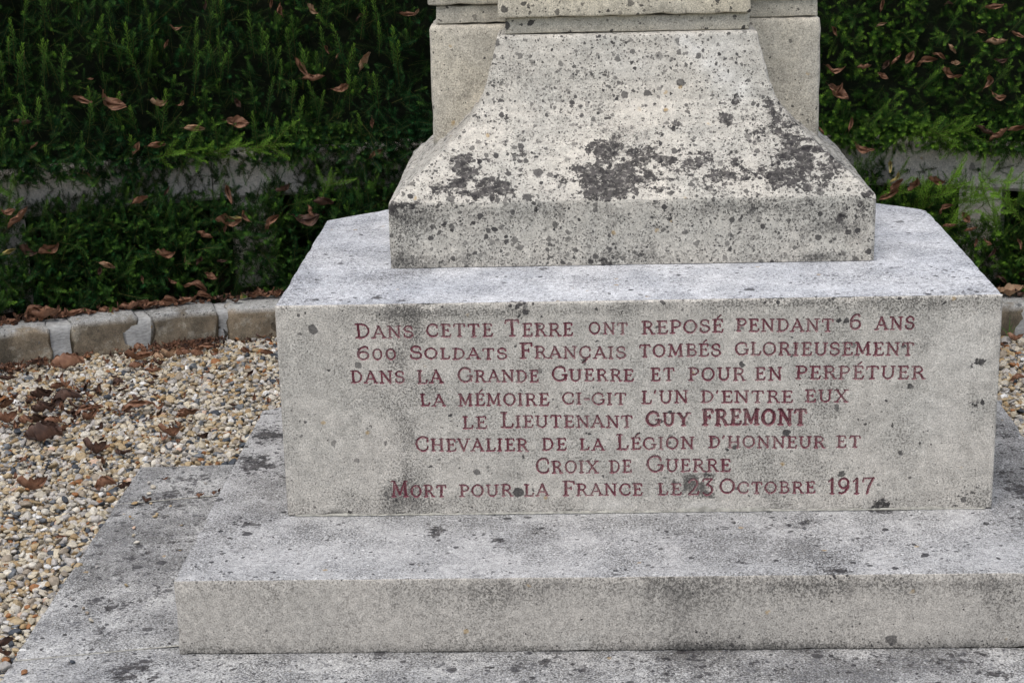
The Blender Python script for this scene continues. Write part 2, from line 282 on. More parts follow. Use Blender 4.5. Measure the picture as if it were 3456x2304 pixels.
LEAVES=[
 ('upper',-1.375,2.287,0.44,0.0303,80,1,470),
 ('upper',-1.158,2.347,0.436,0.0365,80,0,624),
 ('upper',-1.139,2.352,0.415,0.0426,95,0,638),
 ('upper',-1.032,2.376,0.41,0.0457,-45,2,712),
 ('upper',-1.475,2.255,0.365,0.0394,-10,0,402),
 ('upper',-1.506,2.245,0.316,0.0334,60,0,382),
 ('upper',-1.075,2.367,0.214,0.0795,-55,0,690),
 ('upper',-1.034,2.376,0.17,0.0735,5,0,720),
 ('upper',-0.947,2.394,0.13,0.0552,15,0,780),
 ('upper',-1.784,2.139,0.149,0.0635,-20,0,187),
 ('upper',-1.711,2.169,0.137,0.094,-40,0,242),
 ('upper',-1.665,2.187,0.156,0.0243,0,1,275),
 ('upper',-1.545,2.232,0.112,0.0548,0,2,365),
 ('upper',-1.474,2.256,0.109,0.0274,30,0,416),
 ('upper',-1.44,2.267,0.024,0.0703,-5,2,445),
 ('upper',-1.299,2.31,0.032,0.0765,-10,0,543),
 ('upper',-1.625,2.203,-0.029,0.0457,60,0,315),
 ('upper',-1.565,2.224,-0.025,0.061,0,0,358),
 ('upper',-1.8,2.132,-0.099,0.0396,-50,0,190),
 ('upper',-1.967,2.056,0.087,0.0603,-5,1,50),
 ('upper',-1.936,2.072,0.011,0.0333,40,0,80),
 ('upper',-1.751,2.153,0.217,0.0212,0,0,207),
 ('upper',-1.292,2.312,0.107,0.0367,-60,1,545),
 ('upper',-0.672,2.437,0.387,0.0245,60,2,957),
 ('upper',-0.702,2.434,0.378,0.0581,0,0,937),
 ('upper',-0.852,2.411,0.222,0.0704,60,2,841),
 ('upper',-0.842,2.413,0.014,0.0431,90,0,854),
 ('upper',-0.835,2.414,-0.099,0.0556,30,0,862),
 ('upper',-0.865,2.409,0.379,0.0428,30,1,827),
 ('upper',-0.929,2.397,0.135,0.0368,45,0,792),
 ('upper',-0.984,2.386,0.277,0.0336,-60,0,750),
 ('upper',-0.948,2.393,0.249,0.0245,60,0,775),
 ('upper',0.905,2.335,0.387,0.0456,80,0,2026),
 ('upper',1.113,2.276,0.394,0.0303,10,1,2177),
 ('upper',1.257,2.227,0.382,0.0574,10,0,2285),
 ('upper',0.755,2.371,0.302,0.0366,-60,0,1918),
 ('upper',0.903,2.336,0.322,0.0365,20,2,2023),
 ('upper',1.217,2.241,0.302,0.0363,0,0,2252),
 ('upper',1.331,2.2,0.292,0.0453,-20,0,2338),
 ('upper',1.267,2.224,0.265,0.0666,5,2,2288),
 ('upper',1.129,2.27,0.243,0.0394,-50,2,2185),
 ('upper',0.956,2.322,0.205,0.0457,50,0,2058),
 ('upper',0.926,2.33,0.186,0.0366,60,1,2036),
 ('upper',1,2.309,0.212,0.0487,60,0,2090),
 ('upper',1.049,2.295,0.202,0.07,20,0,2125),
 ('upper',1.093,2.282,0.222,0.0456,-25,0,2158),
 ('upper',1.145,2.265,0.194,0.0304,0,2,2195),
 ('upper',1.289,2.216,0.205,0.0454,10,1,2303),
 ('upper',0.854,2.348,0.174,0.0458,10,0,1985),
 ('upper',0.757,2.371,0.16,0.0611,-5,0,1917),
 ('upper',0.913,2.333,0.146,0.0397,-30,0,2026),
 ('upper',1.119,2.274,0.16,0.0517,-30,0,2175),
 ('upper',1.154,2.263,0.149,0.0334,20,0,2200),
 ('upper',1.255,2.228,0.135,0.0486,70,0,2275),
 ('upper',0.764,2.369,0.087,0.0796,-35,0,1920),
 ('upper',0.775,2.367,0.1,0.049,60,0,1928),
 ('upper',1.278,2.22,0.084,0.0547,-20,0,2290),
 ('upper',1.243,2.232,-0.031,0.067,-25,1,2260),
 ('upper',1.294,2.214,-0.043,0.0701,40,0,2298),
 ('upper',1.343,2.195,-0.018,0.0608,12,0,2336),
 ('upper',0.817,2.357,-0.017,0.046,80,0,1955),
 ('upper',0.719,2.379,-0.046,0.0338,-70,0,1887),
 ('upper',0.845,2.35,-0.104,0.0584,-30,0,1973),
 ('upper',0.884,2.341,-0.106,0.0307,0,0,2000),
 ('lower',-1.532,2.183,-0.175,0.0365,60,1,382),
 ('lower',-1.617,2.152,-0.202,0.0578,20,0,322),
 ('lower',-1.335,2.247,-0.188,0.0702,-75,0,522),
 ('lower',-1.143,2.3,-0.201,0.0521,30,1,655),
 ('lower',-2.027,1.971,-0.196,0.0482,-10,0,12),
 ('lower',-1.987,1.991,-0.219,0.0935,45,0,45),
 ('lower',-1.345,2.244,-0.298,0.0858,-5,0,520),
 ('lower',-1.326,2.25,-0.292,0.0521,-12,3,533),
 ('lower',-1.351,2.243,-0.319,0.0307,80,0,517),
 ('lower',-1.289,2.261,-0.283,0.046,-60,0,558),
 ('lower',-1.198,2.286,-0.31,0.0706,45,0,622),
 ('lower',-1.083,2.314,-0.315,0.0923,-5,1,700),
 ('lower',-1.02,2.328,-0.257,0.0707,-10,1,740),
 ('lower',-1.066,2.318,-0.281,0.0522,-70,0,710),
 ('lower',-2.029,1.97,-0.329,0.0514,20,3,20),
 ('lower',-1.984,1.993,-0.333,0.0606,-30,1,55),
 ('lower',-1.911,2.028,-0.342,0.0698,18,0,112),
 ('lower',-1.742,2.103,-0.412,0.058,-25,2,243),
 ('lower',-1.761,2.095,-0.428,0.0305,80,1,230),
 ('lower',-1.554,2.175,-0.399,0.0643,-5,0,378),
 ('lower',-1.49,2.198,-0.424,0.0307,-60,0,425),
 ('lower',-1.44,2.214,-0.426,0.0338,60,1,460),
 ('lower',-1.415,2.222,-0.488,0.0462,-35,0,480),
 ('lower',-1.631,2.147,-0.471,0.0307,-80,0,327),
 ('lower',-1.54,2.18,-0.492,0.0369,-30,0,393),
 ('lower',-1.459,2.208,-0.513,0.077,-20,0,451),
 ('lower',-1.423,2.22,-0.342,0.0552,-25,0,468),
 ('lower',-1.371,2.236,-0.436,0.0338,0,1,508),
 ('lower',0.943,2.274,-0.249,0.0734,30,0,2044),
 ('lower',0.967,2.267,-0.219,0.0611,50,0,2062),
 ('lower',1.027,2.25,-0.213,0.0519,60,0,2105),
 ('lower',1.089,2.231,-0.202,0.0548,-10,0,2150),
 ('lower',0.941,2.274,-0.148,0.0427,-85,3,2045),
 ('lower',0.967,2.267,-0.188,0.0488,60,3,2063),
 ('lower',1.12,2.221,-0.288,0.055,35,0,2170),
 ('lower',1.188,2.199,-0.318,0.0427,-50,0,2218),
 ('lower',1.139,2.215,-0.349,0.0489,10,0,2182),
 ('lower',1.206,2.192,-0.359,0.0458,20,0,2230),
 ('lower',1.225,2.186,-0.399,0.0306,80,0,2243),
 ('lower',1.254,2.175,-0.4,0.0367,-40,0,2264),
 ('lower',1.28,2.166,-0.433,0.0398,60,1,2282),
 ('lower',1.362,2.135,-0.394,0.0366,-70,0,2345),
 ('lower',1.308,2.155,-0.522,0.046,-30,1,2300),
 ('kerb',-2.079,2.187,-0.568,0.0757,60,0,46),
 ('kerb',-1.953,2.021,-0.568,0.1133,-8,0,97),
 ('kerb',-2.063,1.977,-0.568,0.052,10,0,15),
 ('kerb',-1.868,2.071,-0.568,0.083,20,0,163),
 ('kerb',-1.816,2.097,-0.568,0.0523,0,0,202),
 ('kerb',-1.725,2.12,-0.568,0.0523,-40,0,266),
 ('kerb',-1.68,2.129,-0.568,0.0708,15,0,297),
 ('kerb',-1.619,2.148,-0.568,0.0769,8,0,340),
 ('kerb',-1.616,2.337,-0.568,0.0601,-20,0,370),
 ('kerb',-1.576,2.215,-0.568,0.0652,-10,0,378),
 ('kerb',-1.52,2.224,-0.568,0.0806,5,0,416),
 ('kerb',-1.463,2.25,-0.568,0.0684,-5,0,456),
 ('kerb',-1.289,2.348,-0.568,0.0627,-30,0,580),
 ('kerb',-1.245,2.333,-0.568,0.0688,10,0,607),
 ('kerb',-1.204,2.324,-0.568,0.0405,20,0,632),
 ('kerb',-1.325,2.301,-0.568,0.0374,0,3,552),
 ('kerb',1.371,2.228,-0.568,0.0872,-8,2,2330),
 ('kerb',-1.307,2.141,-0.568,0.0456,0,1,545),
 ('gravel',-1.949,1.748,-0.655,0.0413,80,0,52),
 ('gravel',-1.814,1.786,-0.655,0.121,8,0,153),
 ('gravel',-1.969,1.654,-0.655,0.0583,0,1,18),
 ('gravel',-1.837,1.638,-0.655,0.0433,-60,0,108),
 ('gravel',-1.777,1.534,-0.655,0.051,20,0,130),
 ('gravel',-1.751,1.542,-0.655,0.051,-30,0,150),
 ('gravel',-1.799,1.433,-0.655,0.0782,0,1,93),
 ('gravel',-1.705,1.372,-0.655,0.1018,15,1,150),
 ('gravel',-1.878,1.341,-0.655,0.0608,50,0,15),
 ('gravel',-1.753,1.302,-0.655,0.0846,10,1,100),
 ('gravel',-1.701,1.308,-0.655,0.0381,-80,0,140),
 ('gravel',-1.833,1.203,-0.655,0.0755,5,0,17),
 ('gravel',-1.776,1.201,-0.655,0.0618,-10,0,60),
 ('gravel',-1.741,1.191,-0.655,0.0723,-5,1,85),
 ('gravel',-1.694,1.189,-0.655,0.0641,-10,0,120),
 ('gravel',-1.631,1.187,-0.655,0.0479,-65,0,168),
 ('gravel',-1.623,1.276,-0.655,0.0729,50,0,192),
 ('gravel',-1.596,1.222,-0.655,0.0668,60,0,202),
 ('gravel',-1.607,1.317,-0.655,0.0489,30,0,212),
 ('gravel',-1.689,1.126,-0.655,0.0661,0,1,110),
 ('gravel',-1.645,1.128,-0.655,0.0422,60,0,145),
 ('gravel',-1.677,1.029,-0.655,0.1195,5,1,98),
 ('gravel',-1.467,1.286,-0.655,0.0966,14,0,312),
 ('gravel',-1.406,1.317,-0.655,0.0511,-30,0,363),
 ('gravel',-1.301,1.238,-0.655,0.0714,24,0,430),
 ('gravel',-1.309,1.064,-0.655,0.0796,-20,0,395),
 ('gravel',-1.328,1.034,-0.655,0.0511,-50,0,375),
 ('gravel',-1.493,0.922,-0.655,0.0783,-10,1,222),
 ('gravel',-1.488,0.951,-0.655,0.0508,10,0,232),
 ('gravel',-1.428,0.901,-0.655,0.0376,-60,1,270),
 ('gravel',-1.414,0.919,-0.655,0.0503,30,1,285),
 ('gravel',-1.455,0.831,-0.655,0.0372,-80,0,234),
 ('gravel',-1.589,1.557,-0.655,0.0423,0,1,270),
 ('gravel',-1.326,1.591,-0.655,0.0253,80,0,464),
 ('gravel',-1.621,1.973,-0.655,0.0542,-15,0,317),
 ('gravel',-1.693,1.839,-0.655,0.0444,-40,0,246),
 ('gravel',-1.591,1.879,-0.655,0.1097,5,0,322),
 ('gravel',-1.528,1.856,-0.655,0.0501,-30,2,362),
 ('gravel',-1.496,1.885,-0.655,0.0621,40,2,388),
 ('gravel',-1.473,1.914,-0.655,0.0534,-50,0,408),
 ('gravel',-1.451,1.928,-0.655,0.0505,10,0,425),
 ('gravel',-1.406,1.9,-0.655,0.0532,-20,0,452),
 ('gravel',-1.387,1.972,-0.655,0.0806,-5,0,474),
 ('gravel',-1.359,1.903,-0.655,0.0384,-70,0,484),
 ('gravel',-1.248,1.918,-0.655,0.0501,-40,0,562),
 ('gravel',-1.169,1.888,-0.655,0.0556,-20,0,612),
 ('gravel',-1.581,1.759,-0.655,0.0524,0,0,310),
 ('gravel',-1.506,1.693,-0.655,0.0603,-5,0,352),
 ('gravel',-1.557,1.783,-0.655,0.0438,60,1,330),
 ('gravel',-1.506,1.785,-0.655,0.0437,-20,1,366),
 ('gravel',-1.196,2.051,-0.655,0.036,10,0,612),
 ('gravel',-1.591,0.642,-0.655,0.087,12,0,78),
 ('gravel',-1.436,0.761,-0.655,0.0367,-80,0,235),
 ('gravel',-1.398,0.626,-0.655,0.062,5,0,238),
 ('gravel',-1.348,0.647,-0.655,0.0406,40,1,285),
 ('gravel',-1.38,-0.302,-0.655,0.0437,50,1,12),
 ('gravel',-1.362,-0.353,-0.655,0.0393,-20,1,14),
 ('gravel',-1.424,0.294,-0.655,0.0337,-10,0,138),
 ('gravel',1.21,1.476,-0.655,0.0498,5,0,2337),
 ('gravel',1.319,1.963,-0.655,0.057,-10,0,2333),
 ('gravel',1.269,1.914,-0.655,0.0297,0,1,2306),
 ('gravel',1.251,1.874,-0.655,0.0266,0,0,2300),
]
KERB=[(-30.058,-25.824),(-24.449,-21.765),(-20.612,-17.942),(-16.903,-14.005)]
GRASS=(1.31,2.026,-0.682)
POSTS=[-15.1647,19.1079]
CAM=((-0.1217, -3.8351, 1.0305),[[0.999154, 0.014784, 0.038385], [0.032696, 0.280768, -0.959219], [-0.024958, 0.959662, 0.280047]])
# ------------------------------------------------------------------ camera, sky, sun, exposure
cam_d = bpy.data.cameras.new('camera'); cam = bpy.data.objects.new('camera', cam_d)
SC.collection.objects.link(cam)
cam_d.sensor_width = 36.0; cam_d.lens = 63.37; cam_d.clip_start = 0.05; cam_d.clip_end = 500
cm = Matrix([list(r) + [0] for r in CAM[1]] + [[0, 0, 0, 1]]); cm.translation = Vector(CAM[0])
cam.matrix_world = cm
SC.camera = cam

SUN_EL, SUN_ROT = math.radians(66), math.radians(205)
w = bpy.data.worlds.new('World'); SC.world = w; w.use_nodes = True
nt = w.node_tree; nt.nodes.clear()
sky = nt.nodes.new('ShaderNodeTexSky'); sky.sky_type = 'NISHITA'; sky.sun_disc = False
sky.sun_elevation = SUN_EL; sky.sun_rotation = SUN_ROT; sky.air_density = 1.0; sky.dust_density = 3.0; sky.ozone_density = 1.0
hs = nt.nodes.new('ShaderNodeHueSaturation'); hs.inputs['Saturation'].default_value = 0.68
bg = nt.nodes.new('ShaderNodeBackground'); bg.inputs['Strength'].default_value = 0.12
wo = nt.nodes.new('ShaderNodeOutputWorld')
nt.links.new(sky.outputs[0], hs.inputs['Color']); nt.links.new(hs.outputs[0], bg.inputs[0]); nt.links.new(bg.outputs[0], wo.inputs[0])

sd = bpy.data.lights.new('sun', 'SUN'); sd.energy = 1.1; sd.angle = math.radians(50); sd.color = (1, .97, .93)
sun = bpy.data.objects.new('sun', sd); SC.collection.objects.link(sun)
# the light comes down from the direction (sin rot, cos rot) of the sky's own sun
sdir = Vector((math.sin(SUN_ROT) * math.cos(SUN_EL), math.cos(SUN_ROT) * math.cos(SUN_EL), math.sin(SUN_EL)))
sun.rotation_euler = sdir.to_track_quat('Z', 'Y').to_euler(); sun.location = (0, -6, 8)
vs = SC.view_settings; SC.display_settings.display_device = 'sRGB'
vs.view_transform = 'Standard'; vs.look = 'None'; vs.gamma = 1; vs.exposure = 0.76; vs.use_curve_mapping = False
SC.cycles.max_bounces = 6
try: SC.cycles.use_denoising = True
except Exception: pass
# ------------------------------------------------------------------ helpers
def link(o, parent=None, inv=True):
    SC.collection.objects.link(o)
    if parent is not None:
        o.parent = parent
    return o
def tag(o, label=None, cat=None, group=None, kind=None):
    if label: o['label'] = label
    if cat: o['category'] = cat
    if group: o['group'] = group
    if kind: o['kind'] = kind
    return o
def empty(name, loc=(0, 0, 0)):
    o = bpy.data.objects.new(name, None); o.empty_display_size = .1; o.location = loc
    return link(o)
def mesh_np(name, co, faces, smooth=True):
    """co (n,3); faces (m,k) with k = 3 or 4, built through numpy"""
    me = bpy.data.meshes.new(name); co = np.asarray(co, np.float32); f = np.asarray(faces, np.int32)
    m, k = f.shape
    me.vertices.add(len(co)); me.vertices.foreach_set('co', co.ravel())
    me.loops.add(m * k); me.loops.foreach_set('vertex_index', f.ravel())
    me.polygons.add(m); me.polygons.foreach_set('loop_start', np.arange(0, m * k, k, dtype=np.int32))
    me.polygons.foreach_set('loop_total', np.full(m, k, np.int32))
    me.update(calc_edges=True); me.validate()
    me.polygons.foreach_set('use_smooth', np.full(len(me.polygons), smooth)); me.update()
    return me
def attr(me, name, vals):
    a = me.attributes.new(name, 'FLOAT', 'POINT'); a.data.foreach_set('value', np.asarray(vals, np.float32))
def obj(name, me, mat=None, parent=None):
    o = bpy.data.objects.new(name, me)
    if mat is not None and not me.materials: me.materials.append(mat)
    return link(o, parent)
def coords(me):
    a = np.empty(len(me.vertices) * 3, np.float32); me.vertices.foreach_get('co', a); return a.reshape(-1, 3)
def sstep(a, b, x):
    t = np.clip((x - a) / (b - a), 0, 1); return t * t * (3 - 2 * t)

# value noise on arrays (for shape only)
_perm = rng.random((64, 64, 64))
def vnoise(p, scale):
    q = np.asarray(p, float) * scale; i = np.floor(q).astype(int); f = q - i; f = f * f * (3 - 2 * f); r = 0
    for a in (0, 1):
        for b in (0, 1):
            for c in (0, 1):
                wgt = (f[:, 0] if a else 1 - f[:, 0]) * (f[:, 1] if b else 1 - f[:, 1]) * (f[:, 2] if c else 1 - f[:, 2])
                r = r + wgt * _perm[(i[:, 0] + a) % 64, (i[:, 1] + b) % 64, (i[:, 2] + c) % 64]
    return r * 2 - 1
def fbm(p, s, o=3): return sum(vnoise(p + 7.3 * k, s * 2 ** k) / 2 ** k for k in range(o))

# ------------------------------------------------------------------ node helper
class NT:
    def __init__(s, mat):
        mat.use_nodes = True; s.t = mat.node_tree; s.t.nodes.clear()
    def n(s, kind, props=None, **inp):
        nd = s.t.nodes.new(kind)
        for k, v in (props or {}).items(): setattr(nd, k, v)
        for k, v in inp.items():
            key = int(k[1:]) if k[0] == '_' and k[1:].isdigit() else k.replace('_', ' ')
            s.set(nd.inputs[key], v)
        return nd
    def set(s, sock, v):
        if isinstance(v, bpy.types.NodeSocket): s.t.links.new(v, sock)
        elif isinstance(v, bpy.types.Node): s.t.links.new(v.outputs[0], sock)
        else:
            if isinstance(v, tuple) and len(v) == 3 and sock.type == 'RGBA': v = (*v, 1)
            sock.default_value = v
    def math(s, op, a, b=0.0, c=None, clamp=False):
        kw = {'_0': a, '_1': b}
        if c is not None: kw['_2'] = c
        return s.n('ShaderNodeMath', dict(operation=op, use_clamp=clamp), **kw).outputs[0]
    def step(s, x, a, b):
        nd = s.n('ShaderNodeMapRange', dict(interpolation_type='SMOOTHSTEP'))
        s.set(nd.inputs['Value'], x); s.set(nd.inputs['From Min'], a); s.set(nd.inputs['From Max'], b); return nd.outputs[0]
    def lin(s, x, a, b, c, d):
        nd = s.n('ShaderNodeMapRange'); s.set(nd.inputs['Value'], x); s.set(nd.inputs['From Min'], a); s.set(nd.inputs['From Max'], b)
        s.set(nd.inputs['To Min'], c); s.set(nd.inputs['To Max'], d); return nd.outputs[0]
    def noise(s, vec, scale, detail=4, rough=.55, col=False):
        nd = s.n('ShaderNodeTexNoise'); s.set(nd.inputs['Vector'], vec); s.set(nd.inputs['Scale'], scale)
        s.set(nd.inputs['Detail'], detail); s.set(nd.inputs['Roughness'], rough); return nd.outputs[1 if col else 0]
    def mix(s, f, a, b, mode='MIX'):
        nd = s.n('ShaderNodeMix', dict(data_type='RGBA', blend_type=mode)); s.set(nd.inputs[0], f); s.set(nd.inputs[6], a); s.set(nd.inputs[7], b); return nd.outputs[2]
    def map(s, vec, scale=(1, 1, 1), loc=(0, 0, 0)):
        nd = s.n('ShaderNodeMapping'); s.set(nd.inputs['Vector'], vec); nd.inputs['Scale'].default_value = scale; nd.inputs['Location'].default_value = loc; return nd.outputs[0]
    def attr(s, name, kind='GEOMETRY'):
        return s.n('ShaderNodeAttribute', dict(attribute_type=kind, attribute_name=name)).outputs['Fac']
    def out(s, col, rough=.9, bump=None, bdist=.001, bstr=1., spec=.2, **kw):
        p = s.n('ShaderNodeBsdfPrincipled'); s.set(p.inputs['Base Color'], col); s.set(p.inputs['Roughness'], rough)
        s.set(p.inputs['Specular IOR Level'], spec)
        for k, v in kw.items(): s.set(p.inputs[k.replace('_', ' ')], v)
        if bump is not None:
            b = s.n('ShaderNodeBump'); s.set(b.inputs['Height'], bump); b.inputs['Distance'].default_value = bdist; b.inputs['Strength'].default_value = bstr
            s.t.links.new(b.outputs[0], p.inputs['Normal'])
        o = s.n('ShaderNodeOutputMaterial'); s.t.links.new(p.outputs[0], o.inputs[0]); return p

# ------------------------------------------------------------------ materials
def stone(name, ca, cb, pepper=.6, spots=.25, white=0., streak=(1, 1, 1), seed=0., fleck=0., grimecol=(.082, .077, .072), pores=0., kerb=False, grain=1.):
    m = bpy.data.materials.new(name); t = NT(m)
    co = t.map(t.n('ShaderNodeTexCoord').outputs['Object'], loc=(seed, seed * .7, seed * 1.3))
    lich = t.attr('lich'); grime = t.attr('grime'); pale = t.attr('pale')
    warp = t.noise(co, 60, 3, col=True)
    wv = t.n('ShaderNodeVectorMath', dict(operation='MULTIPLY_ADD')); t.set(wv.inputs[0], warp); wv.inputs[1].default_value = (.015,) * 3; t.set(wv.inputs[2], co)
    wco = wv.outputs[0]
    # tone of the stone itself
    big = t.noise(co, 4.5, 5, .6)
    col = t.mix(t.step(big, .35, .65), ca, cb)
    col = t.mix(t.math('MULTIPLY', pale, .85), col, (.62, .60, .555))
    if kerb:
        vn_ = t.noise(wco, 14, 7, .7); col = t.mix(t.math('MULTIPLY', t.step(vn_, .54, .64), .7), col, (.34, .31, .25))
        col = t.mix(t.math('MULTIPLY', t.attr('topf'), t.step(t.noise(co, 11, 4, .6), .30, .50)), col, (.37, .37, .355))
    mot = t.noise(co, 55, 6, .65)
    col = t.mix(1., col, t.lin(mot, .3, .7, .74, 1.20), 'MULTIPLY')
    fine = t.noise(co, 330, 3, .7)
    col = t.mix(1., col, t.lin(fine, .35, .65, 1 - .40 * grain, 1 + .30 * grain), 'MULTIPLY')
    # mineral pepper in the pits
    pm = t.noise(co, 9, 4, .6)
    amt = t.math('ADD', t.math('MULTIPLY', t.lin(pm, .35, .65, .35, 1.), pepper), t.math('MULTIPLY', grime, .75)); amt = t.math('MULTIPLY', amt, t.math('SUBTRACT', 1., t.math('MULTIPLY', pale, .7)))
    p1 = t.noise(co, 210, 4, .75)
    pk = t.math('MULTIPLY', t.step(t.math('ADD', p1, t.math('MULTIPLY', amt, .11)), .61, .665), t.math('MINIMUM', amt, 1.))
    col = t.mix(t.math('MULTIPLY', pk, .8), col, (.075, .07, .062))
    # washed-down dirt and algae
    sco = t.map(co, scale=streak)
    g1 = t.noise(sco, 26, 6, .72); g2 = t.noise(t.map(co, scale=tuple((1 + q_) / 2 for q_ in streak)), 250, 5, .8); g3 = t.noise(sco, 7, 3, .6)
    gg = t.math('ADD', t.math('ADD', t.math('MULTIPLY', g1, .50), t.math('MULTIPLY', g2, .80)), t.math('MULTIPLY', g3, .22))
    gf = t.step(t.math('ADD', gg, t.math('MULTIPLY', grime, .24)), .85, .985)
    gf = t.math('MULTIPLY', gf, t.lin(grime, 0., .9, .25, .60))
    col = t.mix(gf, col, grimecol)
    # round lichen spots of several sizes
    spm = t.noise(co, 5.5, 3, .6)
    dens = t.math('ADD', t.math('MULTIPLY', t.lin(spm, .35, .65, .25, 1.), spots), t.math('MULTIPLY', lich, .50)); dens = t.math('SUBTRACT', dens, t.math('MULTIPLY', pale, .5))
    tot = None
    for sc, rmax, dm in ((38, .42, .30), (62, .42, .62), (100, .42, .95), (200, .42, 1.2)):
        v = t.n('ShaderNodeTexVoronoi', dict(feature='F1')); t.set(v.inputs['Vector'], wco); v.inputs['Scale'].default_value = sc
        sep = t.n('ShaderNodeSeparateColor'); t.t.links.new(v.outputs['Color'], sep.inputs[0])
        on = t.math('LESS_THAN', sep.outputs[0], t.math('MULTIPLY', dens, dm))
        r = t.math('MULTIPLY', t.math('ADD', t.math('POWER', sep.outputs[1], 1.6), .25), rmax)
        d = t.step(t.math('SUBTRACT', r, v.outputs['Distance']), -.02, .06)
        k = t.math('MULTIPLY', t.math('MULTIPLY', d, on), t.lin(sep.outputs[2], 0., 1., .50, 1.))
        tot = k if tot is None else t.math('MAXIMUM', tot, k)
    col = t.mix(t.math('MULTIPLY', tot, .94), col, (.030, .028, .030))
    # spreading black crusts
    l1 = t.math('ADD', t.math('ADD', t.math('MULTIPLY', t.noise(wco, 21, 3, .6), .42), t.math('MULTIPLY', t.noise(wco, 52, 5, .66), .38)), t.math('MULTIPLY', t.noise(wco, 130, 4, .7), .20))
    lhole = t.step(t.noise(wco, 95, 4, .7), .40, .46)
    lm = t.step(t.math('ADD', l1, t.math('MULTIPLY', lich, .150)), .636, .662)
    lm = t.math('MULTIPLY', lm, t.lin(lhole, 0., 1., .62, 1.))
    lt = t.noise(wco, 70, 3)
    lcol = t.mix(t.step(lt, .42, .62), (.024, .022, .023), (.070, .064, .062))
    col = t.mix(t.math('MULTIPLY', lm, .93), col, lcol)
    # a few orange lichens
    vo = t.n('ShaderNodeTexVoronoi'); t.set(vo.inputs['Vector'], wco); vo.inputs['Scale'].default_value = 30
    so = t.n('ShaderNodeSeparateColor'); t.t.links.new(vo.outputs['Color'], so.inputs[0])
    of = t.math('MULTIPLY', t.math('LESS_THAN', so.outputs[0], .045), t.step(vo.outputs['Distance'], .22, .10))
    col = t.mix(t.math('MULTIPLY', of, .55), col, (.38, .24, .07))
    if white > 0:
        vw = t.n('ShaderNodeTexVoronoi'); t.set(vw.inputs['Vector'], wco); vw.inputs['Scale'].default_value = 75
        sw = t.n('ShaderNodeSeparateColor'); t.t.links.new(vw.outputs['Color'], sw.inputs[0])
        wf = t.math('MULTIPLY', t.math('LESS_THAN', sw.outputs[1], white), t.step(vw.outputs['Distance'], .26, .12))
        col = t.mix(t.math('MULTIPLY', wf, .7), col, (.74, .74, .72))
    if fleck > 0:
        f1 = t.noise(t.map(co, scale=(.8, 1.2, 1)), 135, 5, .8); f2 = t.noise(co, 16, 3, .6)
        ff = t.step(t.math('ADD', f1, t.math('MULTIPLY', f2, .2)), .61, .70)
        col = t.mix(t.math('MULTIPLY', ff, fleck), col, (.12, .12, .13))
    h = t.math('ADD', t.math('MULTIPLY', mot, .8), t.math('MULTIPLY', fine, .5))
    h = t.math('ADD', h, t.math('MULTIPLY', tot, .25)); h = t.math('SUBTRACT', h, t.math('MULTIPLY', pk, .5))
    if pores > 0:
        pv = t.noise(t.map(co, scale=(1, 1, 3.2)), 42, 3, .7)
        pf = t.step(pv, .66, .71); col = t.mix(t.math('MULTIPLY', pf, pores), col, (.10, .085, .06)); h = t.math('SUBTRACT', h, t.math('MULTIPLY', pf, 1.5))
    t.out(col, .93, h, .0022, .75, .18)
    return m

CREAM, GREY = (.47, .425, .345), (.40, .378, .335)
M_flare = stone('flared_limestone', (.54, .505, .44), (.46, .44, .39), .5, .80, grain=.6, seed=3, streak=(1, 1, .5))
M_pier = stone('pier_limestone', (.54, .495, .405), (.49, .455, .385), .10, .08, seed=8, pores=.5)
M_cream = stone('cream_limestone', (.62, .555, .43), (.56, .51, .41), .25, .35, seed=21)
M_block = stone('inscribed_limestone', (.53, .495, .44), (.475, .45, .402), .75, .05, seed=1, streak=(1.3, 1, .32))
M_step = stone('step_limestone', (.475, .443, .395), (.43, .404, .362), .6, .02, seed=5, streak=(1.4, 1, .30))
M_top = stone('sky_tinted_weathered_limestone', (.62, .625, .635), (.50, .515, .54), .8, .12, white=.03, seed=6, fleck=.8)  # weathered flecks; the paler, bluer tone is skylight painted into the top colour
M_steptop = stone('step_top_limestone', (.47, .465, .455), (.42, .42, .415), .95, .14, white=.22, seed=9, fleck=.5)
M_pad = stone('pad_limestone', (.50, .495, .475), (.36, .36, .355), 1.0, .30, white=.02, seed=12, fleck=.6)
M_kerb = stone('kerb_rubble_stone', (.25, .20, .14), (.13, .11, .08), .6, .02, seed=14, kerb=True)
M_rail = stone('cast_stone', (.68, .625, .56), (.61, .565, .51), .12, .03, seed=16)

def simple(name, ca, cb, scale=20, rough=.9, bd=.002, spec=.2, detail=5, aspect=(1, 1, 1)):
    m = bpy.data.materials.new(name); t = NT(m)
    co = t.map(t.n('ShaderNodeTexCoord').outputs['Object'], scale=aspect)
    n1 = t.noise(co, scale, detail, .65); n2 = t.noise(co, scale * 8, 3, .7)
    col = t.mix(t.step(n1, .35, .65), ca, cb); col = t.mix(1., col, t.lin(n2, .3, .7, .75, 1.2), 'MULTIPLY')
    t.out(col, rough, t.math('ADD', n1, t.math('MULTIPLY', n2, .4)), bd, .8, spec); return m
M_mortar = simple('cement_mortar', (.44, .44, .43), (.30, .30, .29), 60, bd=.004, aspect=(1, 1, 3))
M_lime = simple('lime_mortar', (.44, .425, .37), (.25, .24, .21), 70)
M_soil = simple('leafy_soil', (.035, .024, .016), (.06, .042, .028), 25, bd=.02)
M_bed = simple('gravel_bed', (.16, .13, .09), (.10, .08, .055), 90, bd=.01)
M_grassland = simple('lawn_ground', (.05, .075, .025), (.07, .08, .035), 4, bd=.02)
M_bark = simple('yew_bark', (.06, .035, .022), (.035, .022, .015), 60)

